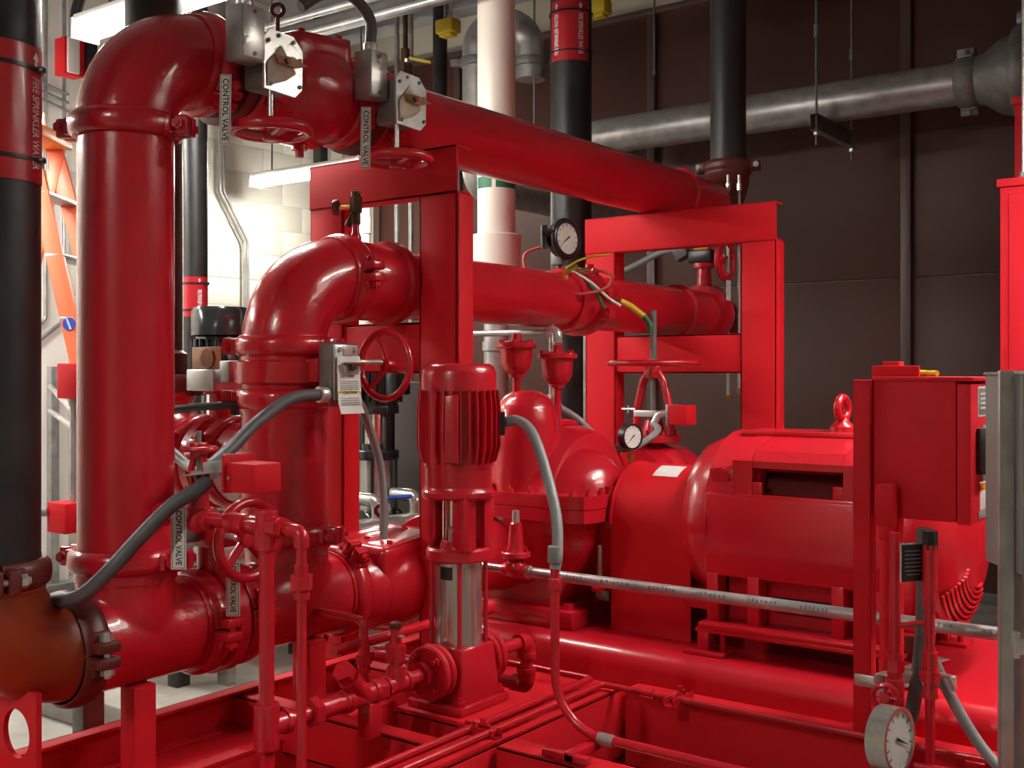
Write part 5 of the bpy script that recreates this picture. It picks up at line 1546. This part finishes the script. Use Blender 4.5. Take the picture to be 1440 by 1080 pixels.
t.add('foot', B().box((-.94, 2.57, .44), (-.83, 2.66, .448), .002), REDM)
t.done()
one('yellow_plug', 'small yellow wire cap lying on the jockey controller', 'wire cap', B().cyl((-.80, 2.68, bz1 + .012), (-.755, 2.66, bz1 + .012), .010, .007, n=12).cyl((-.76, 2.665, bz1 + .012), (-.73, 2.65, bz1 + .012), .007, n=10).box((-.80, 2.665, bz1 + .004), (-.76, 2.69, bz1 + .012), .002), YELLOW)
one('white_plug', 'tiny white cap lying on the jockey controller', 'wire cap', B().ball((-.855, 2.665, bz1 + .012), .009, 12, (1.2, 1, .8)), LWHITE)
# conduit hubs and pipes under the controller
t = T('controller_conduit', 'thick red conduit with a box fitting against the jockey controller', 'conduit')
q = V((-.822, 2.572, 0))
t.add('fitting', B().box(q + V((-.022, -.02, .945)), q + V((.022, .022, 1.045)), .008), REDM)
t.add('nut', B().cyl(q + AZ * .915, q + AZ * .95, .02, n=16, bev=.003), REDM)
t.add('conduit', B().cyl(q + AZ * .36, q + AZ * .93, .0155, n=16), REDM)
t.done()
t = T('sensing_pipe', 'red sensing pipe with a needle valve beside the controller post', 'pipe')
q = V((-.765, 2.45, 0))
t.add('pipe_wall', B().cyl(q + AZ * .40, q + AZ * .95, .0125, n=14), RED)
t.add('union', B().hexa(q + AZ * .645, AZ, .021, .026).cyl(q + AZ * .63, q + AZ * .685, .0165, n=14), RED)
v = t.add('needle_valve', B().cyl(q + AZ * .56, q + AZ * .63, .02, n=14, bev=.003).cyl(q + V((0, -.05, .60)), q + V((0, 0, .60)), .011, n=10), RED)
n_ = 8
t.add('valve_knob', B().torus(q + V((-.004, -.055, .60)), -AY + AX * .2, .026, .006, 24, 8).cyl(q + V((-.004, -.06, .60)), q + V((-.004, -.045, .60)), .012, n=10), RED, v)
for k in range(4):
    th = k * PI / 2
    t.add('knob_spoke', B().cyl(q + V((-.004, -.055, .60)), q + V((-.004 + .026 * math.cos(th), -.055, .60 + .026 * math.sin(th))), .004, n=8), RED, v)
t.done()
t = T('sensing_pipe', 'thinner red sensing pipe with a reducer, right of the needle valve', 'pipe')
q = V((-.69, 2.45, 0))
t.add('pipe_wall', B().cyl(q + AZ * .40, q + AZ * .95, .0105, n=14), RED)
t.add('union', B().cyl(q + AZ * .655, q + AZ * .70, .016, n=14).cyl(q + AZ * .635, q + AZ * .66, .022, n=10).cyl(q + AZ * .60, q + AZ * .635, .018, .012, n=14), RED)
t.add('top_nut', B().cyl(q + AZ * .92, q + AZ * .96, .0165, n=8), BLACKP)
t.add('sleeve', B().cyl(q + AZ * .80, q + AZ * .93, .016, n=14).cyl(q + AZ * .79, q + AZ * .815, .0135, n=14), RED)
t.add('link', B().cyl(q + V((-.07, .0, .745)), q + V((.0, .0, .765)), .006, n=10).ball(q + V((-.07, 0, .745)), .008, 10), RED)
t.done()
t = T('tube_strut', 'short zinc strut clamp holding the sensing pipes', 'clamp')
t.add('strut', chan(B(), (-.820, 2.482, .605), (-.745, 2.72, .605), AZ, V((-.95, .3, 0)), .04, .03, .003), ZINC)
t.add('end_plate', B().box((-.865, 2.475, .592), (-.818, 2.483, .618), .002), ZINC)
t.add('strap', B().box((-.78, 2.53, .60), (-.66, 2.55, .63), .002).tube([(-.675, 2.48, .645), (-.655, 2.46, .65), (-.645, 2.47, .62)], .006, 8), ZINC)
t.done()
one('flexible_conduit', 'dark grey flexible conduit hanging between the sensing pipes', 'conduit', B().tube(spline([(-.735, 2.56, .95), (-.735, 2.56, .80), (-.74, 2.55, .66), (-.755, 2.52, .52), (-.80, 2.50, .42)], 6), .0165, 12), FLEXD)
one('flexible_conduit', 'pale grey flexible conduit sagging right from the sensing pipes', 'conduit', B().tube(spline([(-.70, 2.52, .66), (-.66, 2.52, .58), (-.60, 2.52, .49), (-.53, 2.50, .445), (-.42, 2.46, .44)], 6), .0125, 12), FLEX)
t = T('instruction_plate', 'small black instruction plate on the sensing pipe', 'plate')
c = V((-.722, 2.432, .89))
n__ = V((.8, -.6, 0)); rt_ = V((.6, .8, 0))
p_ = t.add('plate', B().obox(c, (.055, .08, .003), (rt_, AZ, n__), .001), BLACKP)
b = B()
for k in range(7):
    b.obox(c + n__ * .0018 + AZ * (.026 - .0085 * k), (.04 - (.01 if k == 6 else 0), .002, .0006), (rt_, AZ, n__))
t.add('print_lines', b, GREYINK, p_)
t.add('frame', B().obox(c + AZ * .041 - n__ * .001, (.06, .004, .003), (rt_, AZ, n__)).obox(c - rt_ * .029 - n__ * .001, (.003, .084, .003), (rt_, AZ, n__)), ZINC, p_)
t.done()
t = T('pressure_gauge', 'large stainless pressure gauge at the bottom right', 'gauge')
c = V((-.565, 1.825, .70))
gauge(t, c, V((.985, -.17, 0.04)), .053, STEEL, .034, -2.0)
t.add('stem', B().cyl(c + V((-.02, .007, -.14)), c + V((-.02, .007, -.045)), .011, n=12), GALVD)
t.add('body_block', B().box(c + V((-.045, -.015, -.17)), c + V((.005, .03, -.12)), .006), GALVD)
t.add('lead_pipe', B().tube([c + V((-.02, .007, -.16)), c + V((-.02, .007, -.225)), c + V((-.02, .30, -.225))], .012, 10, .02), RED)
t.done()
one('skid_tube', 'bent thin red tubes on the skid at the lower right', 'tube', B().tube([(-.72, 2.44, .45), (-.55, 2.44, .455), (-.55, 2.30, .455), (-.75, 2.30, .455)], .0085, 10, .015).cyl((-.58, 2.40, .455), (-.44, 2.40, .455), .010, n=10), RED)
one('skid_lug', 'small red lug on the pump base at the right edge', 'lug', B().box((-.40, 2.78, .356), (-.33, 2.86, .42), .006).cyl((-.37, 2.76, .40), (-.37, 2.80, .40), .014, n=8), RED)

# grey panel on struts close to the viewer
t = T('electrical_enclosure', 'dark grey enclosure on light strut posts at the right edge', 'panel')
ex = V((.804, .595, 0)); ey = V((-.595, .804, 0))
o = V((-.489, 2.191, 0))
def G(a, b_, z): return o + ex * a + ey * b_ + AZ * z
t.add('strut_post', chan(B(), G(.012, .0, .1), G(.012, .0, 1.305), ex, -ey, .026, .014, .003), GALV)
t.add('strut_post', chan(B(), G(.05, .03, .1), G(.05, .03, 1.305), ex, -ey, .042, .042, .003), GALV)
en = t.add('enclosure', B().obox(G(.215, .06, 1.112), (.37, .16, .37), (ex, ey, AZ), .004), GREY)
t.add('enclosure_lip', B().obox(G(.215, .06, 1.299), (.375, .165, .006), (ex, ey, AZ), .002), GREY, en)
for z in (1.245, .985):
    t.add('knockout', B().torus(G(.06, -.0205, z), -ey, .018, .0012, 24, 6), GREY, en)
t.add('conduit', B().cyl(G(.058, -.005, .1), G(.058, -.005, .925), .0125, n=16), GALV)
t.add('conduit_nut', B().cyl(G(.058, -.005, .905), G(.058, -.005, .93), .018, n=14, bev=.003), ZINC)
cl = t.add('pipe_strap', B().obox(G(.045, -.016, .795), (.05, .01, .028), (ex, ey, AZ), .002), ZINC)
t.add('strap_bracket', B().obox(G(.024, .0, .797), (.012, .03, .05), (ex, ey, AZ), .002), ZINC, cl)
t.add('foot', B().obox(G(.05, .02, .106), (.18, .15, .012), (ex, ey, AZ), .002), GALV)
t.done()

# ------------------------------------------------------------------ conduits between valves, test gauge set
def bend(label, pts, r, m, per=8): one('flexible_conduit', label, 'conduit', B().tube(spline(pts, per), r, 14), m)
bend('dark grey flexible conduit from the grey switch box down to the small tamper switch', [(HX + .19, Y2 - .055, 1.245), (HX + .17, Y2 - .13, 1.235), (HX + .16, Y2 - .23, 1.18), (HX + .17, 1.72, 1.12), (HX + .20, 1.62, 1.075)], .0155, FLEXD)
bend('dark grey flexible conduit sloping down across the foot of the tallest riser', [(-1.99, 1.56, 1.062), (-1.998, 1.532, 1.042), (-2.025, 1.487, 1.010), (-2.055, 1.428, .945), (-2.075, 1.374, .885), (-2.14, 1.345, .825), (-2.24, 1.335, .80)], .0165, FLEXD)
bend('grey flexible conduit curving in from behind the tallest riser to the small tamper switch', [(-2.40, 1.72, 1.14), (-2.33, 1.73, 1.09), (-2.22, 1.70, 1.065), (-2.05, 1.62, 1.07)], .013, FLEX)
bend('black cable running behind the tallest riser to the left branch valve', [(-2.75, 1.85, 1.215), (-2.60, 1.86, 1.20), (-2.44, 1.89, 1.21), (-2.36, 1.91, 1.215), (-2.305, 1.95, 1.215)], .0105, BLACKP)
bend('dark conduit arching over the top check valve to the second switch box', [(HX + .13, 1.98, 2.255), (HX + .15, 2.04, 2.30), (HX + .17, 2.12, 2.315), (HX + .175, 2.19, 2.27), (HX + .17, 2.20, 2.2)], .0155, FLEXD)
bend('dark conduit rising from the first switch box on the top run', [(HX + .21, 1.73, 2.19), (HX + .20, 1.725, 2.26), (HX + .16, 1.72, 2.36), (HX + .1, 1.72, 2.55)], .0155, FLEXD)
bend('grey conduit in the window of the far frame', [(-2.95, 4.55, 1.72), (-2.7, 4.52, 1.78), (-2.5, 4.52, 1.855), (-2.40, 4.52, 1.87)], .015, FLEX)
bend('thin grey conduit hanging from the paper-tag switch box', [(-2.09, 2.10, 1.25), (-2.085, 2.13, 1.22), (-2.125, 2.21, 1.15), (-2.15, 2.28, 1.04), (-2.155, 2.30, .93), (-2.155, 2.30, .83)], .012, FLEX)
t = T('test_gauge_set', 'black flow test gauge with hoses clipped on the middle pipe', 'gauge')
c = V((-2.245, 3.375, 1.795))
gauge(t, c, V((.985, -.15, .06)), .066, BLACKP, .045, 2.2, facem=WHITE)
t.add('rubber_boot', B().torus(c - V((.01, -.007, 0)), V((.985, -.15, .06)), .066, .012, 32, 10), BLACKP)
t.add('stand', B().cyl((-2.285, 3.385, 1.67), (-2.285, 3.385, 1.79), .011, n=12).box((-2.31, 3.36, 1.70), (-2.26, 3.39, 1.75), .004), GALVD)
t.add('valve_cock', B().cyl(c + V((-.06, -.075, .015)), c + V((-.02, -.05, .02)), .016, n=10).cyl(c + V((-.055, -.07, -.04)), c + V((-.055, -.07, .045)), .012, n=10), BLACKP)
t.add('red_hose', B().tube(spline([c + V((-.06, -.07, -.03)), c + V((-.12, -.1, -.06)), c + V((-.10, -.11, -.13)), c + V((-.03, -.10, -.19)), c + V((.08, -.04, -.21)), c + V((.15, .03, -.185)), c + V((.15, .06, -.14)), c + V((.10, .06, -.12)), c + V((.05, .045, -.135))], 8), .0055, 10), REDR)
t.add('yellow_hose', B().tube(spline([c + V((.0, -.01, -.11)), c + V((.03, .03, -.08)), c + V((.08, .06, -.065)), c + V((.13, .09, -.06))], 6), .0045, 8), YELLOW)
t.add('white_hose', B().tube(spline([c + V((.02, .0, -.12)), c + V((.08, .03, -.16)), c + V((.14, .06, -.22)), c + V((.18, .08, -.25))], 6), .005, 8), LWHITE)
t.add('green_hose', B().tube(spline([c + V((.0, .0, -.12)), c + V((.05, .02, -.14)), c + V((.10, .04, -.2)), c + V((.13, .05, -.26))], 6), .007, 8), GREENR)
t.add('manifold', B().cyl(c + V((-.02, -.03, -.15)), c + V((.03, .02, -.10)), .012, n=12).cyl(c + V((.01, .0, -.125)), c + V((.07, .04, -.115)), .009, n=10), BRASS)
t.done()
